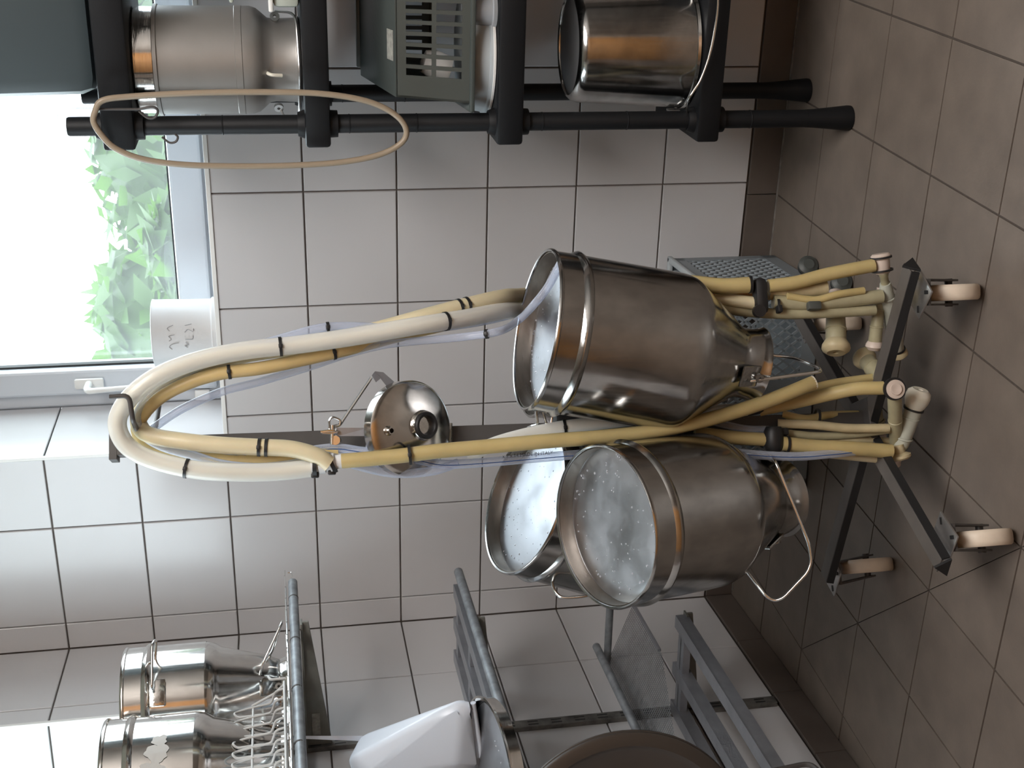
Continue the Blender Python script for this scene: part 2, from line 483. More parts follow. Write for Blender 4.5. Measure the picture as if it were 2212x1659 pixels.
# local x -> -LS (keeps x, y(into wall), z right handed): front face looks along LN
RL = Matrix((( -LS.x, -LN.x, 0), (-LS.y, -LN.y, 0), (0, 0, 1)))
lcols = [(0, 0.244)] + [(0.244 + TW * c, 0.244 + TW * (c + 1)) for c in range(0, 8)]
for r in range(0, 10):
    z = Z0 + RH * r
    for s0, s1 in lcols:
        if r >= 6:
            if s0 < S_W0 < s1: s1 = S_W0
            elif s0 >= S_W0: continue
        place_tile(wall_left, LW(s1, 0, z), RL, s1 - s0, RH, M['tile'])
RR = Matrix(((LN.x, -LS.x, 0), (LN.y, -LS.y, 0), (0, 0, 1)))   # reveal facing the room: x -> LN, y(into) -> -LS
for r in range(6, 10):
    place_tile(wall_left, LW(S_W0, -0.254, Z0 + RH * r), RR, 0.25, RH, M['tile'])
bm = bmesh.new(); lbox(bm, S_W0 - 0.004, S_W0 + 0.004, -0.006, 0.003, SILL_L, CEIL, 0.001)
struct('trim_4', bm, M['bead'])
bm = bmesh.new(); lbox(bm, S_W0, S_W1, -0.25, -0.004, SILL_L - 0.02, SILL_L + 0.001)
struct('trim_5', bm, M['tile'])

# skirting tiles
bm = bmesh.new(); span(bm, 0, 3.2, -0.001, 0.006, 0, Z0 - 0.002)
bb = struct('baseboard_back', bm, M['floor_grout'])
def FX(k, y): return 0.347 + 0.2245 * k + 0.037 * (y + 0.643)
def FY(j): return -0.203 - 0.2195 * (j - 1) if j > 0 else 0.0
for k in range(-2, 12):
    x0, x1 = max(0.006, FX(k, 0)), FX(k + 1, 0)
    if x1 < 0.02: continue
    b = bmesh.new(); span(b, x0 + .001, x1 - .001, -0.007, 0.0, 0.001, Z0 - .001, 0.001)
    obj('tile', b, M['skirting'], bb, smooth=False)
bm = bmesh.new(); lbox(bm, 0, 3.7, -0.006, 0.001, 0, Z0 - 0.002)
bl = struct('baseboard_left', bm, M['floor_grout'])
for k in range(0, 9):
    b = bmesh.new(); lbox(b, 0.008 + k * .2245 + .001, 0.008 + (k + 1) * .2245 - .001, 0.0, 0.007, 0.001, Z0 - .001, 0.001)
    obj('tile', b, M['skirting'], bl, smooth=False)

M['light_joint'] = mat('light_sealant', (0.17, 0.155, 0.14), 0.7, noise=0.4, nscale=60)
bm = bmesh.new(); span(bm, 0.02, 3.2, -0.0125, -0.007, -0.002, 0.0018, 0.0008); struct('trim_6', bm, M['light_joint'])

# floor: slab below, one tile per cell, cut along the fall line to the drain
bm = bmesh.new(); span(bm, -0.4, 3.3, -3.7, 0.3, -0.06, -0.003)
floor = struct('floor', bm, M['floor_grout'])
def floor_tile(poly):
    c = sum((Vector(p) for p in poly), Vector((0, 0))) / len(poly)
    ins = []
    for p in poly:
        d = c - Vector(p); ins.append(Vector(p) + d.normalized() * 0.0026)
    b = bmesh.new()
    zz = random.uniform(-.0006, .0)
    hexa(b, [(p.x, p.y, -0.008) for p in ins], [(p.x, p.y, zz) for p in ins])
    obj('tile', b, M['floor_tile'], floor, smooth=False)
for j in range(0, 16):
    for k in range(-4, 13):
        y0, y1 = FY(j), FY(j + 1)
        cell = [Vector((FX(k, y0), y0)), Vector((FX(k + 1, y0), y0)), Vector((FX(k + 1, y1), y1)), Vector((FX(k, y1), y1))]
        if min(p.x for p in cell) > 3.2 or y1 < -3.7: continue
        # keep to the room side of the left wall
        def side(p): return p.x * LN.x + p.y * LN.y
        if all(side(p) < 0.004 for p in cell): continue
        if any(side(p) < 0.004 for p in cell):
            out = []
            for a, b2 in zip(cell, cell[1:] + cell[:1]):
                sa, sb = side(a) - 0.004, side(b2) - 0.004
                if sa >= 0: out.append(a)
                if sa * sb < 0: out.append(a + (b2 - a) * (sa / (sa - sb)))
            if len(out) < 3: continue
            cell = out
            floor_tile(cell); continue
        if j == k + 3:
            floor_tile([cell[0], cell[1], cell[2]]); floor_tile([cell[0], cell[2], cell[3]])
        else:
            floor_tile(cell)

# the rest of the shell
bm = bmesh.new(); span(bm, -0.6, 3.3, -3.9, 0.3, CEIL, CEIL + 0.1); struct('ceiling', bm, M['plaster'])
bm = bmesh.new(); span(bm, 3.2, 3.3, -3.8, 0.3, 0, CEIL); wr = struct('wall_right', bm, M['far_wall'])
bm = bmesh.new(); span(bm, -0.5, 3.3, -3.8, -3.7, 0, CEIL); wf = struct('wall_front', bm, M['far_wall'])
M['wainscot'] = mat('brown_wainscot_tile', (0.10, 0.085, 0.072), 0.5)
bm = bmesh.new(); span(bm, -0.5, 0.04, -3.7, -3.69, 0, 1.15); obj('wainscot', bm, M['wainscot'], wf, smooth=False)
bm = bmesh.new(); span(bm, 3.19, 3.2, -3.69, 0, 0, 1.15); obj('wainscot', bm, M['wainscot'], wr, smooth=False)
bm = bmesh.new(); span(bm, 0.05, 2.95, -3.7, -3.66, 0, 2.25, 0.004)
d1 = struct('unseen_door', bm, M['wood'])  # unseen wooden front, widened for its orange reflection in the cans
for zz in (0.15, 1.20):
    for xx in (.13, .86, 1.59, 2.27):
        b = bmesh.new(); span(b, xx, xx + .60, -3.665, -3.65, zz, zz + 0.8, 0.006); obj('panel', b, M['wood'], d1, smooth=False)
b = tube([(2.12, -3.665, 1.02), (2.12, -3.61, 1.02), (2.02, -3.61, 1.02)], 0.009, straight=True); obj('door_handle', b, M['zinc'], d1)
# ceiling lamp behind the camera
t = thing('ceiling_lamp', 'flat white ceiling lamp panel above the right side of the room', 'lamp', (2.40, -2.10, CEIL))
b = bmesh.new(); span(b, 1.83, 2.97, -2.97, -1.23, CEIL - 0.05, CEIL, 0.006); obj('housing', b, M['pvc'], t, smooth=False)
lm = bpy.data.materials.new('warm_diffuser'); lm.use_nodes = True
pb = lm.node_tree.nodes['Principled BSDF']; pb.inputs['Emission Color'].default_value = (1, .95, .9, 1); pb.inputs['Emission Strength'].default_value = 6
b = bmesh.new(); span(b, 1.85, 2.95, -2.95, -1.25, CEIL - 0.09, CEIL - 0.05, 0.01); obj('diffuser', b, lm, t)

# back window: fixed frame, sash, pane, handle
FYW = 0.27
bm = bmesh.new()
span(bm, XW0, XW0 + 0.055, FYW, FYW + 0.055, SILL, ZT, 0.004)
span(bm, XW1 - 0.055, XW1, FYW, FYW + 0.055, SILL, ZT, 0.004)
span(bm, XW0 + 0.055, XW1 - 0.055, FYW, FYW + 0.055, SILL, SILL + 0.03, 0.004)
span(bm, XW0 + 0.055, XW1 - 0.055, FYW, FYW + 0.055, ZT - 0.05, ZT, 0.004)
win = struct('window_1', bm, M['pvc'])
bm = bmesh.new()
XS0, XS1, ZS0, ZS1 = XW0 + 0.035, XW1 - 0.035, SILL + 0.022, ZT - 0.035
PX0, PZ0 = 0.592, 1.318
span(bm, XS0, PX0, FYW - 0.018, FYW + 0.05, ZS0, ZS1, 0.007)
span(bm, XS1 - 0.07, XS1, FYW - 0.018, FYW + 0.05, ZS0, ZS1, 0.007)
span(bm, PX0, XS1 - 0.07, FYW - 0.018, FYW + 0.05, ZS0, PZ0, 0.007)
span(bm, PX0, XS1 - 0.07, FYW - 0.018, FYW + 0.05, ZS1 - 0.07, ZS1, 0.007)
obj('sash', bm, M['pvc'], win, smooth=False)
bm = bmesh.new()
for a in ((PX0, PX0 + 0.005, PZ0, ZS1 - .07), (PX0, XS1 - .07, PZ0, PZ0 + .005)):
    span(bm, a[0], a[1], FYW + 0.005, FYW + 0.02, a[2], a[3])
obj('seal', bm, M['seal'], win, smooth=False)
bm = bmesh.new(); span(bm, PX0 - 0.01, XS1 - 0.06, FYW + 0.018, FYW + 0.022, PZ0 - 0.01, ZS1 - 0.06)
obj('pane', bm, M['glass'], win, smooth=False)
hx = 0.560
bm = bmesh.new(); box(bm, (hx, FYW - 0.024, 1.535), 0.026, 0.010, 0.066, bev=0.005)
h = obj('handle', bm, M['bead'], win)
b = tube([(hx, FYW - 0.028, 1.535), (hx, FYW - 0.065, 1.533), (hx + .001, FYW - 0.068, 1.50), (hx + .004, FYW - 0.064, 1.42)], lambda t: 0.009 - 0.004 * t, n=6)
obj('lever', b, M['bead'], h)
bm = bmesh.new(); span(bm, XW0 + 0.004, XW0 + 0.03, FYW - 0.014, FYW, 1.265, 1.30, 0.003); obj('hinge_cover', bm, M['bead'], win)

# side window in the left wall
bm = bmesh.new()
for s0, s1, z0, z1 in ((S_W0, S_W0 + .06, SILL_L, ZT), (S_W1 - .06, S_W1, SILL_L, ZT), (S_W0 + .06, S_W1 - .06, SILL_L, SILL_L + .07), (S_W0 + .06, S_W1 - .06, ZT - .07, ZT)):
    lbox(bm, s0, s1, -0.305, -0.25, z0, z1, 0.004)
win2 = struct('window_2', bm, M['pvc'])
bm = bmesh.new(); lbox(bm, S_W0 + .05, S_W1 - .05, -0.292, -0.288, SILL_L + .06, ZT - .06); obj('pane', bm, M['glass'], win2, smooth=False)

# ------------------------------------------------------------------ OUTSIDE
bm = bmesh.new(); span(bm, -14, 16, 0.6, 30, -0.12, -0.02); tg = struct('ground_outside', bm, M['lawn'])
bm = bmesh.new(); span(bm, -14, -0.9, -12, 0.6, -0.12, -0.02); struct('ground_beside_house', bm, M['lawn'])

def bush(label, c, rx, ry, h, n, seed, group='bushes beyond the window'):
    rr = random.Random(seed)
    t = thing('garden_bush', label, 'bush', (c[0], c[1], 0), group)
    b = bmesh.new()
    for k in range(5):
        a = rr.uniform(0, 6.28); q = Vector((c[0] + math.cos(a) * rx * .5, c[1] + math.sin(a) * ry * .5, h * .8))
        sweep(b, smooth_path([(c[0] + .02 * k, c[1], -.02), (c[0] + math.cos(a) * rx * .2, c[1] + math.sin(a) * ry * .2, h * .4), q], 4), lambda t: 0.014 * (1 - .7 * t), 6)
    obj('stem', b, M['bark'], t)
    V, F = [], []
    lobes = [(Vector((c[0] + rr.uniform(-.7, .7) * rx, c[1] + rr.uniform(-.6, .6) * ry, h * rr.uniform(.25, .92))), rr.uniform(.25, .5) * min(rx, h * .5)) for _ in range(16)]
    for i in range(n):
        lc, lr = lobes[rr.randrange(len(lobes))]
        d = Vector((rr.gauss(0, 1), rr.gauss(0, 1), rr.gauss(0, 1))).normalized()
        p = lc + d * lr * rr.uniform(.6, 1.0)
        p.z = min(p.z, h)
        if p.z < 0.05: continue
        s = rr.uniform(.06, .12)
        a = Vector((rr.gauss(0, 1), rr.gauss(0, 1), rr.gauss(0, .6))).normalized(); bb2 = a.cross(d + Vector((.01, 0, .3))).normalized()
        i0 = len(V)
        V += [p - a * s, p + bb2 * s * .45 - a * s * .1, p + a * s, p - bb2 * s * .45 - a * s * .1]
        F.append((i0, i0 + 1, i0 + 2, i0 + 3))
    lb = bmesh.new()
    for lc, lr in lobes:
        if lc.z - .7 * lr < .05: continue
        g = bmesh.ops.create_icosphere(lb, subdivisions=2, radius=lr * .82, matrix=Matrix.Translation(lc))
        for v in g['verts']:
            v.co = lc + (v.co - lc) * rr.uniform(.8, 1.12); v.co.z = min(v.co.z, h - .02)
    lb.verts.index_update(); i0 = len(V)
    V += [v.co.copy() for v in lb.verts]; F += [tuple(v.index + i0 for v in f.verts) for f in lb.faces]; lb.free()
    me = bpy.data.meshes.new('foliage'); me.from_pydata([tuple(v - Vector((c[0], c[1], 0))) for v in V], [], F)
    o = link('foliage', me, M['leaf'], t); o['kind'] = 'stuff'
bush('tall green leafy bush outside, behind the middle of the window', (0.42, 1.9), 0.50, 0.40, 1.80, 5200, 1)
bush('low green bush outside, behind the white pot on the sill', (-0.62, 2.0), 0.42, 0.40, 1.62, 3600, 2)
bush('green bush outside, behind the black shelf posts', (1.50, 2.2), 0.46, 0.45, 1.74, 4200, 3)
bush('green bush farther out, seen above the window ledge', (0.1, 3.6), 0.95, 0.5, 1.95, 4600, 4)

# ------------------------------------------------------------------ white pot on the sill
pc = Vector((0.7428, 0.0750, 1.3004)); pc.z = SILL + 0.001
t = thing('plastic_pot', 'white plastic pot with faint pencil scribbles standing on the window sill', 'pot', pc)
b = bmesh.new()
lathe(b, [(0.0, 0.004), (0.066, 0.004), (0.0745, 0.0), (0.0755, 0.010), (0.0715, 0.013), (0.0720, 0.06), (0.0735, 0.132), (0.0745, 0.136), (0.072, 0.137), (0.0705, 0.13), (0.069, 0.02), (0.0, 0.012)], pc, (0, 0, 1), 56)
obj('body', b, M['white_plastic'], t)
dirc = (CAM_POS - pc); dirc.z = 0; dirc.normalize(); sidec = Vector((0, 0, 1)).cross(dirc)
b = bmesh.new()
def pot_pt(a, z): return pc + (dirc * math.cos(a) + sidec * math.sin(a)) * 0.0735 + Vector((0, 0, z))
for strokes in ([(-.50, .095), (-.42, .100), (-.34, .094), (-.30, .080)], [(-.24, .1), (-.18, .095), (-.10, .1), (-.06, .088)], [(.05, .098), (.14, .102), (.22, .09)],
                [(-.46, .062), (-.40, .068), (-.36, .060), (-.30, .066)], [(-.2, .066), (-.2, .052), (-.1, .05)], [(0.0, .067), (.08, .06), (.02, .05), (.1, .048)], [(.2, .066), (.24, .052)]):
    sweep(b, smooth_path([pot_pt(a, z) for a, z in strokes], 4), 0.0006, 5)
obj('scribble', b, M['pencil'], t)

# ------------------------------------------------------------------ RIGHT SHELF UNIT
SF, SR_, SXR = Vector((1.274, -0.312, 0)), Vector((1.289, -0.105, 0)), 1.90
t = shelf = thing('shelf_unit', 'black plastic shelving unit with four shelves against the tiled wall', 'shelf', (1.58, -0.21, 0))
for px, py in ((SF.x, SF.y), (SR_.x, SR_.y), (SXR, SF.y), (SXR + .015, SR_.y)):
    b = bmesh.new()
    lathe(b, [(0, .004), (0.0165, .004), (0.0165, 1.428), (0.015, 1.431), (0, 1.431)], (px, py, 0), (0, 0, 1), 24)
    for zz in (.20, .44, .60, .83, .95, 1.17):
        lathe(b, [(.0163, zz), (.0172, zz + .0008), (.0172, zz + .0022), (.0163, zz + .003)], (px, py, 0), (0, 0, 1), 24)
    po = obj('post', b, M['black_plastic'], t)
    b = bmesh.new(); lathe(b, [(0, 0), (0.0235, 0), (0.024, .006), (0.0215, .03), (0.0175, .075), (0.0168, .09), (0, .09)], (px, py, 0), (0, 0, 1), 24)
    obj('foot', b, M['black_plastic'], po)
SH = [(0.270, 0.314), (0.642, 0.690), (0.986, 1.030), (1.318, 1.372)]
for z0, z1 in SH:
    b = bmesh.new()
    span(b, 1.238, SXR + .045, -0.345, -0.072, z0, z1, 0.006)
    pl = obj('shelf', b, M['black_plastic'], t)
    for px, py in ((SF.x, SF.y), (SR_.x, SR_.y), (SXR, SF.y), (SXR + .015, SR_.y)):
        b = bmesh.new()
        lathe(b, [(.0175, z0 - .014), (.0235, z0 - .014), (.0245, z0 + .004), (.026, z1 - .002), (.021, z1 + .012), (.0175, z1 + .012)], (px, py, 0), (0, 0, 1), 20, True)
        obj('socket', b, M['black_plastic'], pl)

# big dark tub on top of the shelf unit
t = thing('storage_tub', 'large dark slate tub standing on the top of the black shelf', 'tub', (1.56, -.21, 1.372))
b = bmesh.new()
hexa(b, [(1.325, -.315, 1.373), (1.82, -.315, 1.373), (1.82, -.10, 1.373), (1.325, -.10, 1.373)],
        [(1.318, -.325, 1.72), (1.83, -.325, 1.72), (1.83, -.09, 1.72), (1.318, -.09, 1.72)], 0.03)
obj('body', b, M['tub_dark'], t)
b = bmesh.new(); span(b, 1.308, 1.84, -.335, -.08, 1.70, 1.725, 0.008); obj('rim', b, M['tub_dark'], t)
b = bmesh.new(); lathe(b, [(0, 0), (.013, 0), (.013, .05), (.006, .06), (.006, .075), (0, .075)], (1.288, -0.285, 1.374), (0, 0, 1), 16)
tag(obj('small_bottle', b, M['cup'], origin=(1.288, -0.285, 1.374)), 'tiny clear bottle at the corner of the top shelf beside the dark tub', 'bottle')

# aluminium milk can upside down on the second shelf
ax, ay, zb = 1.368, -0.205, 1.031
t = thing('milk_can', 'dull grey aluminium milk can upside down on the second shelf', 'can', (ax, ay, zb))
b = bmesh.new()
R = 0.094
lathe(b, [(.070, .004), (.0745, 0), (.077, .003), (.074, .010), (.0725, .045), (.074, .056), (.083, .066), (.0905, .075), (R, .086), (R, .10), (R + .001, .101), (R + .001, .112), (R, .113),
          (R, .244), (R + .003, .245), (R + .003, .251), (R - .0035, .252), (R - .0035, .283), (R - .007, .2865), (R - .012, .282), (0, .280)], (ax, ay, zb), (0, 0, 1), 64)
obj('body', b, M['alu_can'], t)
b = bmesh.new(); lathe(b, [(R - .0033, .2525), (R - .0015, .2525), (R - .0015, .2835), (R - .0033, .2845)], (ax, ay, zb), (0, 0, 1), 64, True); obj('foot_ring', b, M['steel_bright'], t)
b = wire([(ax - .081, ay - .025, zb + .04), (ax - .098, ay - .045, zb + .032), (ax - .088, ay - .068, zb + .006), (ax, ay - .098, zb + .004), (ax + .09, ay - .06, zb + .006), (ax + .088, ay - .02, zb + .04)], 0.0024, .02)
obj('bail', b, M['zinc'], t)
for sx in (-1, 1):
    b = bmesh.new(); lathe(b, [(.003, -.003), (.0085, -.003), (.0085, .003), (.003, .003)], (ax + sx * .0795, ay - .03, zb + .042), (sx * .5, -.85, 0), 16, True); obj('ear', b, M['zinc'], t)
b = tube([(ax - .01, ay - .0745, zb + .06), (ax - .012, ay - .084, zb + .052), (ax - .014, ay - .080, zb + .034)], .0032, n=5); obj('handle', b, M['pale'], t)

# two small food boxes at the right of that shelf
b = bmesh.new(); span(b, 1.475, 1.62, -.335, -.245, 1.0315, 1.075, 0.008)
t = thing('food_box', 'pale green plastic box with a lid at the edge of the second shelf', 'box', (1.55, -.29, 1.031))
obj('body', b, M['green_box'], t)
b = bmesh.new(); span(b, 1.468, 1.63, -.342, -.238, 1.075, 1.083, 0.003); obj('lid', b, M['bead'], t)
t = thing('food_box', 'bluish grey plastic box stacked on the pale green box', 'box', (1.55, -.29, 1.083))
b = bmesh.new(); span(b, 1.488, 1.61, -.33, -.25, 1.084, 1.140, 0.008); obj('body', b, M['grey_box'], t)
b = bmesh.new(); span(b, 1.482, 1.615, -.336, -.244, 1.140, 1.147, 0.003); obj('lid', b, M['green_box'], t)

# round bowl and clear cup, crate turned over on top
bc = Vector((1.385, -0.215, 0.691))
t = thing('round_bowl', 'grey white round bowl upside down under the grey crate', 'bowl', bc)
b = bmesh.new(); lathe(b, [(.110, .004), (.1135, 0), (.1155, .003), (.114, .009), (.1095, .011), (.105, .040), (.100, .046), (0, .048)], bc, (0, 0, 1), 64)
obj('body', b, M['bowl'], t)
b = bmesh.new(); lathe(b, [(.1125, .0), (.1155, .0005), (.1158, .004), (.114, .006)], bc, (0, 0, 1), 64, True); obj('rim', b, M['bead'], t)
b = bmesh.new(); lathe(b, [(.031, .0), (.0325, .0), (.0315, .006), (.0285, .008), (.024, .055), (.022, .057), (0, .057), (0, .055), (.022, .055), (.027, .006)], (1.470, -0.300, .691), (0, 0, 1), 32)
tag(obj('plastic_cup', b, M['cup'], origin=(1.470, -0.300, .691)), 'small clear plastic cup upside down beside the round bowl', 'cup')

t = thing('plastic_crate', 'dark grey green slotted crate upside down on the round bowl', 'crate', (1.53, -.22, .752))
def lerp(a, b, k): return Vector(a) + (Vector(b) - Vector(a)) * k
NT, NB = [Vector((1.322, -.322, .866)), Vector((1.76, -.322, .866))], [Vector((1.312, -.334, .738)), Vector((1.77, -.334, .738))]
FT, FB = [Vector((1.328, -.135, .914)), Vector((1.755, -.135, .914))], [Vector((1.318, -.105, .782)), Vector((1.765, -.105, .782))]
b = bmesh.new()
up = Vector((0, -.25, .97)).normalized() * .004
hexa(b, [NT[0], NT[1], FT[1], FT[0]], [p + up for p in (NT[0], NT[1], FT[1], FT[0])], 0.0015)
box(b, lerp(FT[0], FT[1], .5) + Vector((0, .01, .004)), .40, .02, .012, bev=.003)
obj('bottom', b, M['crate'], t)
for nm, T_, B_ in (('side', NT, NB), ('side', FT, FB)):
    nrm = Vector((0, -1, 0)) if T_ is NT else Vector((0, 1, 0))
    b = bmesh.new()
    def q(u0, u1, v0, v1):
        P4 = [lerp(lerp(T_[0], T_[1], u), lerp(B_[0], B_[1], u), v) for u, v in ((u0, v0), (u1, v0), (u1, v1), (u0, v1))]
        hexa(b, P4, [p - nrm * .004 for p in P4])
    q(0, 1, 0, .12); q(0, 1, .88, 1.0); q(0, .075, .12, .88); q(.925, 1, .12, .88); q(.075, .925, .47, .53)
    so = obj('side_frame', b, M['crate'], t, smooth=False)
    n = 20
    for i in range(n):
        u = .075 + .85 * i / n
        for v0, v1 in ((.12, .47), (.53, .88)):
            b = bmesh.new()
            q(u, u + .85 / n * .36, v0, v1)
            obj('slat', b, M['crate'], so, smooth=False)
for e0, e1 in ((0, 0), (1, 1)):
    b = bmesh.new(); P4 = [NT[e0], FT[e0], FB[e0], NB[e0]]; dx = Vector((.004 if e0 == 0 else -.004, 0, 0))
    hexa(b, P4, [p + dx for p in P4]); obj('end_panel', b, M['crate'], t, smooth=False)
b = bmesh.new()
for a, c in ((NB[0], NB[1]), (NB[1], FB[1]), (FB[1], FB[0]), (FB[0], NB[0])):
    a = Vector(a) + (Vector((-.008, 0, 0)) if a in (NB[0], FB[0]) else Vector((.008, 0, 0))); c = Vector(c) + (Vector((-.008, 0, 0)) if c in (NB[0], FB[0]) else Vector((.008, 0, 0)))
    mid = (a + c) / 2; d = (c - a); L = d.length; d.normalize(); s = d.cross(Vector((0, 0, 1))).normalized()
    box(b, mid + Vector((0, 0, -.003)), L + .012, .016, .009, d, s, s.cross(d), .003)
obj('rim', b, M['crate'], t)
b = bmesh.new(); P0 = lerp(NT[0], NT[1], .14) + Vector((0, .008, .006)); hexa(b, [P0, P0 + Vector((.052, 0, 0)), P0 + Vector((.052, .028, .0075)), P0 + Vector((0, .028, .0075))],
     [p + Vector((0, -.0003, .001)) for p in (P0, P0 + Vector((.052, 0, 0)), P0 + Vector((.052, .028, .0075)), P0 + Vector((0, .028, .0075)))])
obj('label', b, M['label'], t, smooth=False)
b = bmesh.new(); lathe(b, [(0, 0), (.022, 0), (.026, .03), (.02, .05), (0, .055)], (1.36, -.26, .765), (.3, 0, 1), 24)
tag(obj('white_ladle', b, M['bead'], origin=(1.36, -.26, .765)), 'small white utensil head seen through the slots of the grey crate', 'utensil')

# stainless bucket on the lowest shelf, upside down
kx, ky, kz = 1.396, -0.222, 0.3145
t = thing('steel_bucket', 'stainless steel bucket upside down on the lowest black shelf', 'bucket', (kx, ky, kz))
b = bmesh.new()
lathe(b, [(.112, .004), (.1155, .0), (.1185, .003), (.1165, .008), (.1145, .009), (.1035, .206), (.1005, .215), (.094, .222), (.090, .223), (.088, .220), (.088, .2165)], (kx, ky, kz), (0, 0, 1), 72)
obj('body', b, M['steel'], t)
b = bmesh.new(); lathe(b, [(.0885, .2175), (.06, .2190), (0, .2195)], (kx, ky, kz), (0, 0, 1), 64); obj('base', b, M['dark_disc'], t)
b = tube([(kx - .116, ky - .03, kz + .016), (kx - .124, ky - .07, kz + .004), (1.3168, -0.3520, 0.3393), (1.3532, -0.3560, 0.3209), (1.4025, -0.3570, 0.3066), (1.4510, -0.3570, 0.3008), (1.4946, -0.3570, 0.3007), (1.5412, -0.3550, 0.3079), (1.6019, -0.3500, 0.3263), (kx + .124, ky - .07, kz + .004), (kx + .116, ky - .03, kz + .016)], .0022, n=6)
obj('bail', b, M['chrome'], t)
for sx in (-1, 1):
    b = bmesh.new(); box(b, (kx + sx * .1165, ky - .028, kz + .018), .004, .022, .022, bev=.0015); obj('ear', b, M['zinc'], t)

# tan tube loop and the wire it hangs from
loop = [(1.3103, -0.3750, 1.3750), (1.3301, -0.3750, 1.3605), (1.3360, -0.3720, 1.3098), (1.3407, -0.3720, 1.2120), (1.3415, -0.3720, 1.1052), (1.3384, -0.3720, 1.0044), (1.3253, -0.3720, 0.9259), (1.3033, -0.3720, 0.8783), (1.2765, -0.3720, 0.8567),
        (1.2522, -0.3720, 0.8642), (1.2314, -0.3720, 0.9035), (1.2194, -0.3720, 0.9684), (1.2150, -0.3720, 1.0486), (1.2150, -0.3720, 1.1433), (1.2196, -0.3740, 1.2361), (1.2305, -0.3750, 1.3039), (1.2488, -0.3760, 1.3459), (1.2702, -0.3760, 1.3663), (1.2936, -0.3760, 1.3781)]
b = tube(loop, .0052, 12, True, 8)
tag(obj('rubber_tube', b, M['tan'], origin=(1.3103, -0.3750, 1.3750)), 'oval loop of thin tan tube hanging from the top of the black shelf', 'tube')
b = wire([(1.2435, -0.3520, 1.3579), (1.3024, -0.3620, 1.3825), (1.3139, -0.3660, 1.3749), (1.3133, -0.3660, 1.3049)], .0022, .01)
sweep(b, smooth_path([(1.3133, -0.3660, 1.3049), (1.3169, -0.3660, 1.2821), (1.3099, -0.3660, 1.2744), (1.2991, -0.3660, 1.2806), (1.2992, -0.3660, 1.2926), (1.3102, -0.3660, 1.3052)], 5), .0022, 8)
sweep(b, smooth_path([(1.2636, -0.3550, 1.2721), (1.2539, -0.3550, 1.2606), (1.2554, -0.3550, 1.2498), (1.2633, -0.3550, 1.2461), (1.2681, -0.3550, 1.2503)], 5), .002, 8)
tag(obj('wire_hook', b, M['iron'], origin=(1.3139, -0.3660, 1.3749)), 'bent dark wire hook clipped over the top corner of the black shelf', 'hook')

# ------------------------------------------------------------------ grey mesh crate on the floor behind the trolley
t = thing('mesh_crate', 'blue grey plastic mesh crate standing on the floor by the wall', 'crate', (.70, -.18, 0))
cRF, cLF, cRB = Vector((.929, -.287, 0)), Vector((.489, -.345, 0)), Vector((.911, -.038, 0))
cLB = cLF + cRB - cRF
HC = .243
def mesh_side(a, c, nm):
    d = (c - a); L = d.length; d.normalize(); n = d.cross(Vector((0, 0, 1))).normalized()
    b = bmesh.new()
    def bar(p, q, w, th):
        m_ = (p + q) / 2; e = (q - p); l = e.length; e.normalize(); s = e.cross(n).normalized()
        box(b, m_, l, w, th, e, s, n)
    z0, z1 = .004, HC
    bar(a + Vector((0, 0, z0 + .016)), c + Vector((0, 0, z0 + .016)), .032, .005)
    bar(a + Vector((0, 0, z1 - .014)), c + Vector((0, 0, z1 - .014)), .028, .005)
    bar(a + Vector((0, 0, z0)) + d * .012, a + Vector((0, 0, z1)) + d * .012, .024, .005)
    bar(a + Vector((0, 0, z0)) + d * (L - .012), a + Vector((0, 0, z1)) + d * (L - .012), .024, .005)
    if L > .35: bar(a + Vector((0, 0, z0)) + d * L * .52, a + Vector((0, 0, z1)) + d * L * .52, .03, .005)
    so = obj(nm, b, M['crate_blue'], t, smooth=False)
    b = bmesh.new()
    H = z1 - z0 - .06; zb = z0 + .03; st = .0215
    k = -int(H / st) - 1
    while k * st < L:
        for sg in (1, -1):
            x0 = k * st; x1 = x0 + H * .72
            p = [(x0, 0), (x1, H)]
            lo, hi = max(0, (0.02 - x0) / (x1 - x0)), min(1, (L - .02 - x0) / (x1 - x0))
            if hi - lo < .02: continue
            P0 = (x0 + (x1 - x0) * lo, H * lo); P1 = (x0 + (x1 - x0) * hi, H * hi)
            if sg < 0: P0, P1 = (L - P0[0], P0[1]), (L - P1[0], P1[1])
            bar(a + d * P0[0] + Vector((0, 0, zb + P0[1])), a + d * P1[0] + Vector((0, 0, zb + P1[1])), .0044, .0035)
        k += 1
    lo_ = obj('lattice', b, M['crate_blue'], so, smooth=False); lo_['kind'] = 'stuff'
mesh_side(cLF, cRF, 'front_panel'); mesh_side(cRF, cRB, 'end_panel'); mesh_side(cRB, cLB, 'back_panel'); mesh_side(cLB, cLF, 'end_panel')
b = bmesh.new()
ring = [cLF, cRF, cRB, cLB]; cc = sum(ring, Vector()) / 4
hexa(b, [p + (cc - p) * .02 + Vector((0, 0, .002)) for p in ring], [p + (cc - p) * .02 + Vector((0, 0, .008)) for p in ring]); obj('bottom', b, M['crate_blue'], t, smooth=False)
b = bmesh.new()
for a, c in zip(ring, ring[1:] + ring[:1]):
    d = (c - a).normalized(); s = d.cross(Vector((0, 0, 1)))
    box(b, (a + c) / 2 + Vector((0, 0, HC + .001)), (c - a).length + .012, .014, .010, d, s, (0, 0, 1), .003)
obj('rim', b, M['bowl'], t)

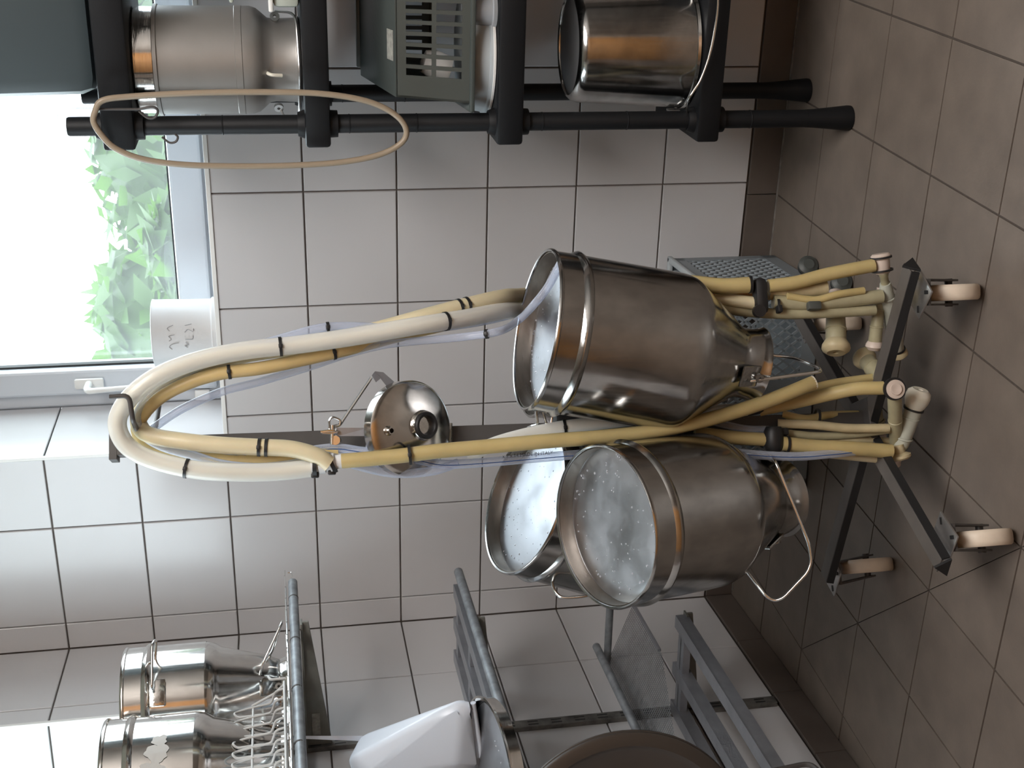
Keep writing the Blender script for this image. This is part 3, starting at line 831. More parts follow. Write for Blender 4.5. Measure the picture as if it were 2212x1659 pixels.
# ------------------------------------------------------------------ TROLLEY
PB = Vector((0.8656, -0.7933, 0.1250)); PTOP = Vector((0.8848, -0.7774, 1.3501))
PA_ = (PTOP - PB).normalized()
t = trolley = thing('bucket_trolley', 'dark iron rolling stand with a square post and cross base on cream wheels', 'trolley', (PB.x, PB.y, 0))
vdir = (CAM_POS - PB); vdir.z = 0; vdir.normalize()
pyaw = Matrix.Rotation(math.radians(9), 3, 'Z') @ vdir
py_ = (pyaw - PA_ * pyaw.dot(PA_)).normalized(); px_ = py_.cross(PA_)
b = bmesh.new(); box(b, (PB + PTOP) / 2, .027, .027, (PTOP - PB).length, px_, py_, PA_, .0012)
obj('post', b, M['iron'], t, smooth=False)
b = bmesh.new(); box(b, PTOP - PA_ * .006 - py_ * .002, .040, .032, .012, px_, py_, PA_, .001); obj('post_cap', b, M['iron'], t, smooth=False); b = bmesh.new(); box(b, PB + PA_ * .01, .07, .07, .012, px_, py_, PA_, .002); obj('foot_plate', b, M['iron'], t, smooth=False)
def ang_bar(p, q, ends):
    """angle iron lying flange up, the shade of its side towards the room painted black; ends: which ends get a black triangle for the shaded opening"""
    p, q = Vector(p), Vector(q); d = (q - p).normalized(); s = d.cross(Vector((0, 0, 1))).normalized(); u = s.cross(d)
    if u.z < 0: u = -u
    if s.dot(vdir) < 0: s = -s
    b = bmesh.new(); box(b, (p + q) / 2 - s * .004, (q - p).length, .027, .003, d, s, u, .0008)
    o = obj('base_bar', b, M['bar'], t, smooth=False)
    b = bmesh.new(); c = (p + q) / 2 + s * .0095
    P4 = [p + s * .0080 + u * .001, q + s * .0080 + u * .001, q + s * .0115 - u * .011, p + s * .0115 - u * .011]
    hexa(b, P4, [v + s * .003 for v in P4]); obj('shade_flange', b, M['black'], o, smooth=False)  # black face stands for the bar's shaded side
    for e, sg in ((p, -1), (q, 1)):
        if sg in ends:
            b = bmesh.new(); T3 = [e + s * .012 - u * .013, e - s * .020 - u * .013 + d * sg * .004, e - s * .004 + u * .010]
            hexa(b, T3, [v + d * sg * .004 for v in T3]); obj('end_shade', b, M['black'], o, smooth=False)  # black triangle paints the shade inside the open end
    return o
BA, BC, BB, BD = Vector((1.1586, -0.8679, 0.1380)), Vector((0.5275, -0.7465, 0.1380)), Vector((0.7715, -1.0949, 0.1380)), Vector((0.9495, -0.4744, 0.1380))
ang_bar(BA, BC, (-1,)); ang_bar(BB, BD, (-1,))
def caster(hub_at, plate_at, toward):
    W = .0475
    hub = Vector(hub_at); hub.z = W
    pc_ = Vector(plate_at); pc_.z = .1145
    hd = Vector(toward); hd.z = 0; hd.normalize(); ax_ = Vector((0, 0, 1)).cross(hd).normalized()
    b = bmesh.new()
    lathe(b, [(.013, -.0125), (.030, -.0125), (.033, -.010), (W - .004, -.0125), (W - .001, -.010), (W, -.005), (W, .005), (W - .001, .010), (W - .004, .0125), (.033, .010), (.030, .0125), (.013, .0125)], hub, ax_, 40, True)
    w = obj('caster_wheel', b, M['wheel'], t)
    b = bmesh.new(); lathe(b, [(0, -.022), (.006, -.022), (.006, .022), (0, .022)], hub, ax_, 14); obj('axle', b, M['iron'], w)
    top = pc_ - Vector((0, 0, .006))
    b = bmesh.new()
    for sg in (-1, 1):
        o_ = ax_ * sg * .0175
        q = [hub + o_ + hd * .012 + Vector((0, 0, -.010)), hub + o_ - hd * .012 + Vector((0, 0, -.010)), top + o_ - hd * .022, top + o_ + hd * .022]
        hexa(b, q, [v + ax_ * sg * .003 for v in q])
    box(b, top, .044, .041, .004, hd, ax_, (0, 0, 1))
    obj('caster_fork', b, M['iron'], t, smooth=False)
    b = bmesh.new(); box(b, pc_, .058, .058, .0035, (hd + ax_).normalized(), (ax_ - hd).normalized(), (0, 0, 1), .0012)
    pl = obj('caster_plate', b, M['zinc'], t)
    for i, j in ((1, 0), (-1, 0), (0, 1), (0, -1)):
        b = bmesh.new(); d_ = hd * i + ax_ * j; box(b, pc_ + d_ * .026 + Vector((0, 0, .002)), .011, .006, .0012, d_, d_.cross(Vector((0, 0, 1))), (0, 0, 1), .001)
        obj('slot', b, M['black'], pl, smooth=False)
tow = lambda p: (CAM_POS - Vector(p))
caster((1.1061, -0.8387, 0.0475), (1.1184, -0.8667, 0.1145), tow((1.1061, -0.8387, 0.0475))); caster((0.7797, -1.0465, 0.0475), (0.7912, -1.0556, 0.1145), tow((0.7797, -1.0465, 0.0475)))
caster((0.5338, -0.7247, 0.0475), (0.5222, -0.7253, 0.1145), tow((0.5338, -0.7247, 0.0475))); caster((0.9142, -0.4698, 0.0475), (0.9227, -0.4750, 0.1145), tow((0.9142, -0.4698, 0.0475)))
# hose hooks at the head of the post
b = wire([(0.8901, -0.7876, 1.3069), (0.9167, -0.7965, 1.3051), (0.9740, -0.8760, 1.3002), (1.0085, -0.8658, 1.3030), (1.0084, -0.8670, 1.3300)], .0036, .010, 10); obj('hose_hook', b, M['iron'], t)
b = wire([(0.8845, -0.7759, 1.2839), (0.8976, -0.7590, 1.2854), (0.9004, -0.6563, 1.2855), (0.9054, -0.6543, 1.3039)], .0040, .012, 10); obj('hose_hook', b, M['iron'], t)
# pegs that carry the cans
b = wire([PB + PA_ * .33, PB + PA_ * .33 + Vector((.10, .0, .02)), (1.0349, -0.8292, 0.5176), (1.0592, -0.8137, 0.6834)], .006, .03); obj('can_peg', b, M['iron'], t)
b = wire([PB + PA_ * .33, PB + PA_ * .33 + Vector((-.02, -.09, .02)), (0.7860, -0.9086, 0.4466), (0.8084, -0.9745, 0.5978)], .006, .03); obj('can_peg', b, M['iron'], t)
b = wire([PB + PA_ * .36, PB + PA_ * .36 + Vector((-.06, .09, .02)), (0.6405, -0.7018, 0.5261), (0.7031, -0.7069, 0.6707)], .006, .03); obj('can_peg', b, M['iron'], t)
b = wire([PB + PA_ * .36, PB + PA_ * .36 + Vector((.03, .10, .02)), (0.9027, -0.5724, 0.4826), (0.9220, -0.5539, 0.6182)], .006, .03); obj('can_peg', b, M['iron'], t)
b = bmesh.new(); box(b, (0.8737, -0.7686, 0.5425), .020, .05, .20, px_, py_, PA_, .004); box(b, (0.8882, -0.7674, 0.6284), .03, .05, .07, px_, py_, PA_, .006)
obj('black_blocks', b, M['black'], t)  # plain black boxes at the post, between the cans
b = wire([(0.8892, -0.7990, 0.7148), (0.9055, -0.8240, 0.7091), (0.9107, -0.8324, 0.7021), (0.9293, -0.8244, 0.7041), (0.9331, -0.8227, 0.7010)], .0022, .008)
sweep(b, bent([(0.9322, -0.8284, 0.6948), (0.9107, -0.8376, 0.6885), (0.9117, -0.8371, 0.6826), (0.9301, -0.8292, 0.6787)], .006), .0020, 8)
obj('wire_clip', b, M['chrome'], t)

# ------------------------------------------------------------------ MILKING CANS
def can_profile(R, H, k, s0, s1):
    """k: neck radius as a share of the body radius; the cone runs from s0 to s1 of the height"""
    N = R * k; e = .018
    return [(R - .006, .030), (R - .004, .026), (R - .004, .003), (R - .0030, -.0006), (R - .0005, -.0014), (R + .0016, .0012), (R + .0016, .004), (R - .001, .0062),
            (R - .0005, .036), (R + .003, .040), (R + .0045, .044), (R + .003, .048), (R - .0005, .052),
            (R, .15), (R, H * s0 - .022), (R - .0008, H * s0 - .012), (R - .0030, H * s0 - .003), (R - .0070, H * s0 + .005), (R - .0125, H * s0 + .0125),
            (N + .008, H * s1 - .010), (N + .0022, H * s1 - .001), (N, H * s1 + .008), (N, H * .957), (N * 1.05, H * .982), (N * 1.09, H * .992), (N * 1.10, H * .998), (N * 1.07, H), (N * 1.02, H * .99), (N - .003, H * .955),
            (N - .003, H * s1), (R - .018, H * s0 + .010), (R - .006, H * s0 - .022), (R - .006, .030)]
def milk_can(label, base, mouth, R, body_mat, base_mat, group='milking cans', seed=0, bail=None, grip=None, lugs=(0, math.pi), drops=110, neck=.45, lug_at=None, cone=(.645, .895)):
    base, mouth = Vector(base), Vector(mouth); d = (mouth - base); H = d.length; d.normalize()
    t = thing('milking_can', label, 'can', mouth, group)
    b = bmesh.new(); lathe(b, can_profile(R, H, neck, *cone), base, d, 88); obj('body', b, body_mat, t)
    b = bmesh.new(); lathe(b, [(R - .0045, .0275), (R - .010, .0245), (R * .8, .0235), (R * .4, .0225), (0, .022)], base, d, 72)
    bo = obj('base', b, base_mat, t)
    b = bmesh.new(); lathe(b, [(R - .0035, .0018), (R - .0012, -.0012), (R + .0012, .0008), (R + .0012, .0045), (R - .0008, .0052)], base, d, 88, True); obj('rim', b, M['steel_bright'], t)
    u, v, _ = frame(d)
    b = bmesh.new(); lathe(b, [(R - .0048, .0022), (R - .0042, .0022), (R - .0042, .0268), (R - .0048, .0268)], base, d, 72, True); obj('reflection_collar', b, M['steel_dark'], t)  # darker ring paints the inner wall's dark reflections into its colour
    if lug_at:
        w_ = Vector(lug_at) - base; w_ -= d * w_.dot(d); a_ = math.atan2(w_.dot(v), w_.dot(u)); lugs = (a_, a_ + math.pi)
    if drops:
        rr = random.Random(seed); b = bmesh.new()
        for k in range(drops):
            a = rr.uniform(0, 6.28); q = math.sqrt(rr.random()) * (R - .014); s = rr.uniform(.0008, .0021)
            lathe(b, [(0, -s * .7), (s * .7, -s * .5), (s, 0), (s, .0004)], base + d * .0232 + (u * math.cos(a) + v * math.sin(a)) * q, d, 8)
        o = obj('droplets', b, M['drop'], bo); o['kind'] = 'stuff'
    def ring(a, r, h): return base + d * h + (u * math.cos(a) + v * math.sin(a)) * r
    for a in lugs:
        b = bmesh.new(); rd = (u * math.cos(a) + v * math.sin(a)); tn = d.cross(rd)
        box(b, ring(a, R * neck + .008, H * .905), .006, .034, .040, rd, tn, (d + rd * -.5).normalized(), .002)
        lathe(b, [(.0025, -.003), (.007, -.003), (.007, .003), (.0025, .003)], ring(a, R * neck + .010, H * .945), rd, 14, True)
        obj('lug', b, M['steel'], t)
    if bail: obj('bail', wire(bail, .0027, .022, 10), M['chrome'], t)
    if grip: obj('grip_handle', wire(grip, .0027, .010, 10), M['chrome'], t)
    return t
# lug angles are measured from the can's own side axis
A0, A1 = (1.0623, -0.8133, 0.7065), (0.9893, -0.8215, 0.3484)
milk_can('steel milking can hung upside down on the right of the trolley, nearest the window', A0, A1, .1235, M['steel'], M['steel_base'], seed=1, lug_at=(1.0034, -0.8987, 0.4043),
         bail=[(0.9886, -0.8800, 0.3914), (0.9923, -0.8868, 0.3764), (1.0037, -0.8916, 0.2701), (0.9867, -0.8365, 0.2496), (0.9819, -0.7796, 0.2673), (0.9810, -0.7595, 0.3153)])
B0, B1 = (0.8151, -0.9927, 0.6314), (0.7696, -0.8614, 0.2994)
milk_can('steel milking can hung upside down at the front left of the trolley', B0, B1, .1215, M['steel'], M['steel_base'], seed=2, lug_at=(0.6929, -0.9410, 0.3779), neck=.49, cone=(.585, .87),
         bail=[(0.8578, -0.8827, 0.3322), (0.8569, -0.9051, 0.3331), (0.7465, -0.9731, 0.2918), (0.7221, -0.9843, 0.2895), (0.7060, -0.9902, 0.2960), (0.6623, -0.9913, 0.3319), (0.6551, -0.9864, 0.3446), (0.6615, -0.9813, 0.3564), (0.6875, -0.9433, 0.3782), (0.6864, -0.9222, 0.3750)])
C0, C1 = (0.7196, -0.7222, 0.6969), (0.5642, -0.6789, 0.3619)
milk_can('steel milking can hung upside down at the back left of the trolley, half hidden', C0, C1, .1290, M['steel'], M['steel_base'], seed=3, lugs=(0, math.pi),
         grip=[(0.6035, -0.8028, 0.6605), (0.5962, -0.8170, 0.6609), (0.5900, -0.8325, 0.6530), (0.5906, -0.8366, 0.6303), (0.5949, -0.8404, 0.6013), (0.5940, -0.8207, 0.5908)])
D0, D1 = (0.9180, -0.5350, 0.6383), (0.8442, -0.5357, 0.2915)
milk_can('steel milking can at the back right of the trolley, almost hidden behind another can', D0, D1, .1235, M['steel'], M['steel_base'], seed=4, drops=0)

# ------------------------------------------------------------------ bucket lid hung on the post
lc = Vector((0.9182, -0.8368, 0.8990))
vx = (CAM_POS - lc).normalized()
upc = Vector((-0.0266, 0.18126, 0.98308))       # up as seen from the stand's side of the room
upv = (upc - vx * upc.dot(vx)).normalized()
ln_ = (vx * math.cos(math.radians(35)) - upv * math.sin(math.radians(35))).normalized()
lu = (upv + vx * .0); lu = (upv - ln_ * upv.dot(ln_)).normalized(); lv = ln_.cross(lu)
t = thing('can_cover', 'round domed steel can cover with a black ringed hole hung on the post', 'cover', lc)
RLD = .0735
b = bmesh.new()
lathe(b, [(RLD - .002, -.020), (RLD, -.020), (RLD, -.002), (RLD - .002, .0), (RLD - .006, .002), (RLD - .016, .006), (RLD * .55, .010), (RLD * .3, .012), (0, .012), (0, .009), (RLD - .016, .003), (RLD - .005, -.002), (RLD - .002, -.004)], lc, ln_, 72, True)
obj('dome', b, M['steel_lid'], t)
oc = lc - lu * .0125 - lv * 0.005 + ln_ * .011
b = bmesh.new(); lathe(b, [(.0245, -.004), (.0225, .006), (.0215, .008), (.0175, .008), (.0175, -.004)], oc, ln_, 40, True); obj('collar', b, M['steel_bright'], t)
b = bmesh.new(); lathe(b, [(.0208, .004), (.0208, .0105), (.0188, .0125), (.0150, .012), (.0135, .009), (.0135, .002)], oc, ln_, 40, True); obj('rubber_ring', b, M['black'], t)
b = bmesh.new(); lathe(b, [(0, .0015), (.0137, .0015), (.0137, .003), (0, .003)], oc, ln_, 32); obj('cap', b, M['steel_bright'], t)
nc = lc + lu * .0485 + lv * .003 + ln_ * .006
b = bmesh.new(); lathe(b, [(.0075, -.004), (.0075, .003), (.0055, .005), (.0055, .011), (.0036, .011), (.0036, .002)], nc, ln_, 20, True); obj('nipple', b, M['steel_lid'], t)
b = bmesh.new(); lathe(b, [(0, .004), (.0038, .004), (.0038, .005), (0, .005)], nc, ln_, 16); obj('bore', b, M['black'], t)
def plate4(P4, th, nm, m_):
    b = bmesh.new(); P4 = [Vector(p) for p in P4]; hexa(b, P4, [p - vx * th for p in P4]); return obj(nm, b, m_, t, smooth=False)
b = bmesh.new()
for P4 in ([(0.9920, -0.7962, 0.9555), (0.9960, -0.7900, 0.9500), (0.9864, -0.7939, 0.9406), (0.9820, -0.8004, 0.9497)], [(0.9960, -0.7900, 0.9500), (0.9925, -0.7869, 0.9371), (0.9768, -0.7901, 0.9206), (0.9709, -0.7983, 0.9314), (0.9872, -0.7936, 0.9434)]):
    P4 = [Vector(p) for p in P4]; hexa(b, P4, [p - vx * .003 for p in P4])
obj('strap', b, M['alu'], t, smooth=False)
b = wire([(0.9878, -0.7936, 0.9554), (0.9268, -0.8296, 1.0081), (0.9259, -0.8301, 1.0158)], .0026, .004); obj('clamp_rod', b, M['chrome'], t)
plate4([(0.9238, -0.8309, 1.0124), (0.9210, -0.8312, 0.9631), (0.9102, -0.8380, 0.9624), (0.9122, -0.8359, 1.0109)], .003, 'hinge_plate', M['alu'])
plate4([(0.9078, -0.8326, 0.9655), (0.9075, -0.8326, 0.9599), (0.8860, -0.8418, 0.9589), (0.8873, -0.8349, 0.9710)], .003, 'bracket', M['alu'])
b = wire([(0.9227, -0.8338, 1.0230), (0.9368, -0.8310, 1.0231), (0.9417, -0.8288, 1.0180), (0.9365, -0.8308, 1.0058), (0.9295, -0.8338, 1.0076)], .0017, .006)
sweep(b, bent([(0.9020, -0.8426, 1.0199), (0.9289, -0.8311, 1.0185)], .004), .0040, 10)
sweep(b, bent([(0.9212, -0.8369, 1.0363), (0.9230, -0.8380, 1.0190), (0.9202, -0.8368, 1.0094), (0.9183, -0.8378, 1.0192), (0.9198, -0.8375, 1.0343)], .006), .0022, 8)
obj('wing_screw', b, M['chrome'], t)
b = bmesh.new(); lathe(b, [(0, -.006), (.007, -.006), (.0085, .0), (.007, .006), (0, .006)], (0.9066, -0.8384, 1.0147), vx, 20); obj('knob', b, M['chrome'], t)
b = bmesh.new(); box(b, lc - lu * (RLD + .002) + lv * .006 - ln_ * .009, .007, .030, .014, lu, lv, ln_, .001); obj('catch', b, M['steel_dark'], t)

# ------------------------------------------------------------------ HOSES
def tie_on(path, k, r, parent, tail=None):
    k = max(1, min(len(path) - 2, k)); p = path[k]; d = (path[k + 1] - path[k - 1]).normalized()
    b = bmesh.new(); lathe(b, [(r - .0005, -.0022), (r + .0012, -.0022), (r + .0012, .0022), (r - .0005, .0022)], p, d, 24, True)
    if tail: u, v, _ = frame(d); q = p + (vx - d * vx.dot(d)).normalized() * (r + .001) ; box(b, q, .006, .006, .004, d, d.cross(vx).normalized(), vx, .001)
    obj('cable_tie', b, M['black'], parent)
def hose(name, label, pts, r, m, ties=(), n=10, seg=14, group=None):
    path = smooth_path(pts, n)
    b = bmesh.new(); sweep(b, path, r, seg)
    o = obj(name, b, m, origin=pts[0]); tag(o, label, 'hose', group)
    for k in ties: tie_on(path, int(k * (len(path) - 1)), r, o, True)
    return o, path
def stripe(parent, path, r, width, m, ang, k0=0.0, k1=1.0, nm='stripe'):
    """a line printed along a hose, turned by ang from the side facing the room"""
    b = bmesh.new(); n = len(path); i0, i1 = int(k0 * (n - 1)), int(k1 * (n - 1)); prev = None
    for i in range(i0, i1 + 1):
        a = path[max(0, i - 1)]; c = path[min(n - 1, i + 1)]; d = (c - a).normalized()
        f = (vx - d * vx.dot(d)).normalized(); s = d.cross(f)
        nn = f * math.cos(ang) + s * math.sin(ang); ss = d.cross(nn)
        q = path[i] + nn * (r + .0003)
        cur = (b.verts.new(q - ss * width / 2), b.verts.new(q + ss * width / 2))
        if prev: b.faces.new((prev[0], prev[1], cur[1], cur[0]))
        prev = cur
    return obj(nm, b, m, parent, smooth=True)

MILK = [(1.0316, -0.6011, 0.4496), (1.0212, -0.5620, 0.5375), (1.0173, -0.5838, 0.6326), (1.0406, -0.6642, 0.6956), (1.0615, -0.7249, 0.7430), (1.0689, -0.7707, 0.8126), (1.0703, -0.7983, 0.8870), (1.0612, -0.8096, 0.9848), (1.0543, -0.8146, 1.0665), (1.0504, -0.8184, 1.1401), (1.0408, -0.8246, 1.2062), (1.0253, -0.8332, 1.2589), (1.0027, -0.8386, 1.2958), (0.9753, -0.8399, 1.3194),
        (0.9508, -0.8450, 1.3264), (0.9245, -0.8502, 1.3167), (0.9061, -0.8572, 1.2918), (0.8947, -0.8665, 1.2542), (0.8864, -0.8742, 1.2085), (0.8799, -0.8752, 1.1492), (0.8781, -0.8745, 1.0956), (0.8798, -0.8727, 1.0535)]
o, path = hose('milk_hose', 'thick milky white hose arching over the hooks, outermost of the loop', MILK, .0135, M['milky'], (.26, .398, .838))
o2, p2 = hose('bore', 'x', [p for p in MILK], .0075, M['pale']); del o2['category'], o2['label']; o2.parent = o; o2.matrix_parent_inverse = o.matrix_world.inverted(); o2.location = (0, 0, 0); o2.name = 'bore'

HB = [(1.0669, -0.6388, 0.4230), (1.0389, -0.5544, 0.5366), (1.0344, -0.5658, 0.6294), (1.0581, -0.6460, 0.6926), (1.0782, -0.7070, 0.7403), (1.0773, -0.7401, 0.8082), (1.0709, -0.7598, 0.8684), (1.0573, -0.7666, 0.9330), (1.0458, -0.7727, 0.9967), (1.0362, -0.7782, 1.0663), (1.0324, -0.7870, 1.1347), (1.0204, -0.7939, 1.1957), (1.0020, -0.7975, 1.2434), (0.9737, -0.7996, 1.2819),
      (0.9474, -0.8058, 1.3003), (0.9318, -0.8181, 1.2966), (0.9265, -0.8311, 1.2803), (0.9254, -0.8474, 1.2464), (0.9199, -0.8591, 1.1869), (0.9152, -0.8650, 1.1273), (0.9120, -0.8706, 1.0806), (0.9025, -0.8793, 1.0441), (0.8906, -0.8839, 1.0264)]
ho, path = hose('rubber_hose', 'cream hose running behind the milky white hose and down in front of the post', HB, .0125, M['beige'], (.225, .233))
tie_on(path, int(.862 * len(path)), .0127, ho, True); tie_on(path, int(.872 * len(path)), .0127, ho)
HO = [(1.0520, -0.7513, 0.8386), (1.0454, -0.7602, 0.8899), (1.0395, -0.7744, 0.9410), (1.0341, -0.7942, 0.9982), (1.0247, -0.8053, 1.0675), (1.0194, -0.8145, 1.1218), (1.0159, -0.8175, 1.1753), (1.0040, -0.8185, 1.2223), (0.9835, -0.8174, 1.2634), (0.9544, -0.8139, 1.2924),
      (0.9265, -0.8092, 1.3038), (0.9044, -0.8127, 1.2902), (0.8910, -0.8227, 1.2438), (0.8841, -0.8353, 1.1832), (0.8843, -0.8446, 1.1153), (0.8883, -0.8472, 1.0605), (0.8878, -0.8464, 1.0122)]
hc, path = hose('rubber_hose', 'ochre hose curving inside the milky white hose below the hooks', HO, .0098, M['ochre'], (.20, .365))

HC_ = [(0.9020, -0.8333, 1.1889), (0.8874, -0.8381, 1.1288), (0.8907, -0.8410, 1.0740), (0.8959, -0.8430, 1.0187), (0.8912, -0.8498, 0.9776), (0.8829, -0.8526, 0.9361)]
o, path = hose('clear_tube', 'clear tube with a blue line running beside the white connector', HC_ + [(0.8774, -0.8597, 0.8946), (0.8700, -0.8677, 0.8532), (0.8713, -0.8716, 0.7824), (0.8749, -0.8746, 0.7182), (0.8788, -0.8774, 0.6093), (0.8772, -0.8776, 0.5201), (0.8716, -0.8798, 0.4296), (0.8616, -0.8842, 0.3534), (0.8541, -0.8825, 0.2896), (0.8527, -0.8783, 0.2245), (0.8533, -0.8734, 0.1665)], .0072, M['clear'])
stripe(o, path, .0072, .0013, M['stripe'], .15, .02, .98)
# print on that tube
fc = bpy.data.curves.new('print', 'FONT'); fc.body = 'x 7 x 14 MADE IN ITALY'; fc.size = .0075; fc.extrude = .0; fc.align_x = 'CENTER'; fc.align_y = 'CENTER'
fc.materials.append(M['ink'])
def print_on(parent, p0, p1, up_from):
    tmp = bpy.data.objects.new('tmp_text', fc); COL.objects.link(tmp); bpy.context.view_layer.update()
    me = bpy.data.meshes.new_from_object(tmp.evaluated_get(bpy.context.evaluated_depsgraph_get())); bpy.data.objects.remove(tmp)
    o = bpy.data.objects.new('print', me); COL.objects.link(o)
    me.materials.clear(); me.materials.append(M['ink'])
    p0, p1 = Vector(p0), Vector(p1); xax = (p1 - p0).normalized(); zz = (vx - xax * vx.dot(xax)).normalized(); yy = zz.cross(xax)
    o.parent = parent
    mw = Matrix((xax, yy, zz)).transposed().to_4x4(); mw.translation = (p0 + p1) / 2 + zz * .0002 - root_loc(parent)
    o.matrix_local = mw
    return o
print_on(o, (0.8827, -0.8784, 0.7838), (0.8858, -0.8806, 0.6691), None)

T1 = [(1.1699, -0.8041, 0.6681), (1.1519, -0.8040, 0.6758), (1.1268, -0.8144, 0.6934), (1.0995, -0.8083, 0.7111), (1.0506, -0.7364, 0.7174), (1.0633, -0.8154, 0.7626), (1.0501, -0.8004, 0.8168), (1.0437, -0.7934, 0.8865), (1.0389, -0.7909, 0.9354), (1.0249, -0.7870, 0.9911), (1.0068, -0.7906, 1.0541), (0.9912, -0.7989, 1.1233), (0.9808, -0.8048, 1.1779), (0.9603, -0.8095, 1.2326), (0.9362, -0.8097, 1.2711), (0.9121, -0.8039, 1.2969), (0.8944, -0.8055, 1.2849), (0.8820, -0.8149, 1.2247), (0.8772, -0.8215, 1.1840)]
o, path = hose('clear_tube', 'clear tube that leaves the loop and lies over the rim of the right can', T1, .0062, M['clear'], (.30,))
T2 = [(1.0302, -0.6315, 0.6512), (1.0406, -0.6803, 0.7079), (1.0550, -0.7495, 0.7802), (1.0594, -0.7808, 0.8567), (1.0592, -0.7818, 0.9133), (1.0672, -0.7848, 0.9692), (1.0702, -0.7902, 1.0244), (1.0600, -0.7959, 1.0793), (1.0475, -0.8027, 1.1337), (1.0299, -0.8065, 1.1946), (1.0099, -0.8110, 1.2420), (0.9859, -0.8111, 1.2767), (0.9601, -0.8173, 1.2982), (0.9329, -0.8233, 1.2987), (0.9111, -0.8318, 1.2716), (0.8957, -0.8426, 1.2224), (0.8841, -0.8521, 1.1828), (0.8784, -0.8586, 1.1292), (0.8829, -0.8609, 1.0748), (0.8905, -0.8567, 1.0333), (0.8747, -0.8625, 0.9858), (0.8603, -0.8677, 0.9307), (0.8617, -0.8716, 0.8749), (0.8707, -0.8671, 0.8317)]
o, path = hose('clear_tube', 'bluish clear tube weaving around the milky white hose', T2, .0070, M['clear'], (.26,))
T3 = [(0.8683, -0.8410, 0.8135), (0.8895, -0.8420, 0.7633), (0.9042, -0.8404, 0.6903), (0.9112, -0.8424, 0.6320), (0.9153, -0.8402, 0.5571), (0.9176, -0.8391, 0.4660), (0.9168, -0.8293, 0.3606)]
o, path = hose('milk_hose', 'short translucent hose beside the post with a black clamp at its end', T3, .0112, M['milky'], (.42, .43))
b = bmesh.new(); q0 = Vector((0.9168, -0.8293, 0.3622)); q1 = Vector((0.9168, -0.8191, 0.3269)); sweep(b, [q0, q0 + (q1 - q0) * .5, q1], .0125, 12); obj('end_clamp', b, M['black'], o)

# yellow hose from the connector down to its open end
YH = [(0.8910, -0.8779, 1.0084), (0.8937, -0.8812, 0.9661), (0.8974, -0.8841, 0.9181), (0.9026, -0.8862, 0.8628), (0.9064, -0.8888, 0.7931), (0.9110, -0.8909, 0.7012), (0.9119, -0.8895, 0.6143), (0.9163, -0.8869, 0.5258), (0.9279, -0.8816, 0.4430), ((0.9440, -0.8745, 0.3665)), (0.9589, -0.8681, 0.3121), (0.9729, -0.8622, 0.2666)]
path = smooth_path(YH, 10)
b = bmesh.new(); sweep(b, path, .0112, 16, caps=False)
o = tag(obj('rubber_hose', b, M['yellow'], origin=YH[0]), 'straight yellow hose with an open cut end hanging in front of the post', 'hose')
tie_on(path, int(.20 * len(path)), .0145, o, True)
b = bmesh.new(); d = (path[-1] - path[-2]).normalized(); lathe(b, [(.0072, -.03), (.0112, -.0005), (.0112, .0008), (.0072, .0008)], path[-1], d, 24, True); obj('cut_end', b, M['pale'], o)
# white plastic connector
c0, c1 = Vector((0.8840, -0.8764, 1.0535)), Vector((0.8913, -0.8776, 1.0036)); cd = (c1 - c0); L = cd.length; cd.normalize()
t = thing('hose_connector', 'clear white plastic hose connector bound with black ties', 'connector', c0)
b = bmesh.new(); lathe(b, [(0, 0), (.0105, 0), (.0105, .010), (.0135, .011), (.0135, .020), (.0115, .021), (.0115, L * .55), (.0140, L * .56), (.0140, L * .70), (.0105, L * .72), (.0105, L), (0, L)], c0, cd, 28); obj('body', b, M['white_plastic'], t)
for k, (a_, sp) in enumerate(((.12, .004), (.62, -.006))):
    p = c0 + cd * L * a_
    b = bmesh.new(); lathe(b, [(.0138, -.003), (.0158, -.003), (.0158, .003), (.0138, .003)], p, (cd + lv * sp * 40).normalized(), 24, True)
    q = p - Vector((.014, 0, 0)); box(b, q + vx * .008, .010, .008, .012, px_, py_, PA_, .002); obj('cable_tie', b, M['black'], t)

# ------------------------------------------------------------------ MILKING CLUSTERS
def teat_cup(parent, p0, p1, r, head, shell_m, head_m, ring=True, tip=None, r2=None):
    """p0 mouthpiece end, p1 short tube end"""
    p0, p1 = Vector(p0), Vector(p1); d = p1 - p0; L = d.length; d.normalize(); r2 = r2 or r * .9
    b = bmesh.new(); lathe(b, [(0, head * .6), (r, head * .6), (r * 1.04, head * .75), (r, L * .5), (r2, L * .93), (r2 * .8, L), (0, L)], p0, d, 28)
    for k in (.45, .8): lathe(b, [(r * .98, L * k), (r * 1.08, L * k + .001), (r * 1.08, L * k + .003), (r * .98, L * k + .004)], p0, d, 28)
    s = obj('teat_cup', b, shell_m, parent)
    b = bmesh.new(); lathe(b, [(.0045, .004), (.005, .0), (r * .9, -.001), (r * 1.32, .004), (r * 1.42, head * .35), (r * 1.36, head * .62), (r * 1.12, head * .92), (r * 1.02, head), (0, head)], p0, d, 32)
    lathe(b, [(0, .0045), (.0046, .0045), (.0046, .004)], p0, d, 20)
    obj('liner_head', b, head_m, s)
    if ring:
        b = bmesh.new(); lathe(b, [(r * 1.05, head * 1.0), (r * 1.18, head * 1.0), (r * 1.18, head * 1.0 + .003), (r * 1.05, head * 1.0 + .003)], p0, d, 28, True); obj('ring', b, M['black'], s)
    b = bmesh.new(); lathe(b, [(0, L), (r2 * .62, L), (r2 * .6, L + .014), (r2 * .72, L + .016), (r2 * .72, L + .022), (0, L + .022)], p0, d, 20); obj('end_piece', b, tip or M['pinkish'], s)
    return s
def stub(parent, pts, r, m, nm='short_hose', n=8):
    b = bmesh.new(); sweep(b, smooth_path(pts, n), r, 12); return obj(nm, b, m, parent)

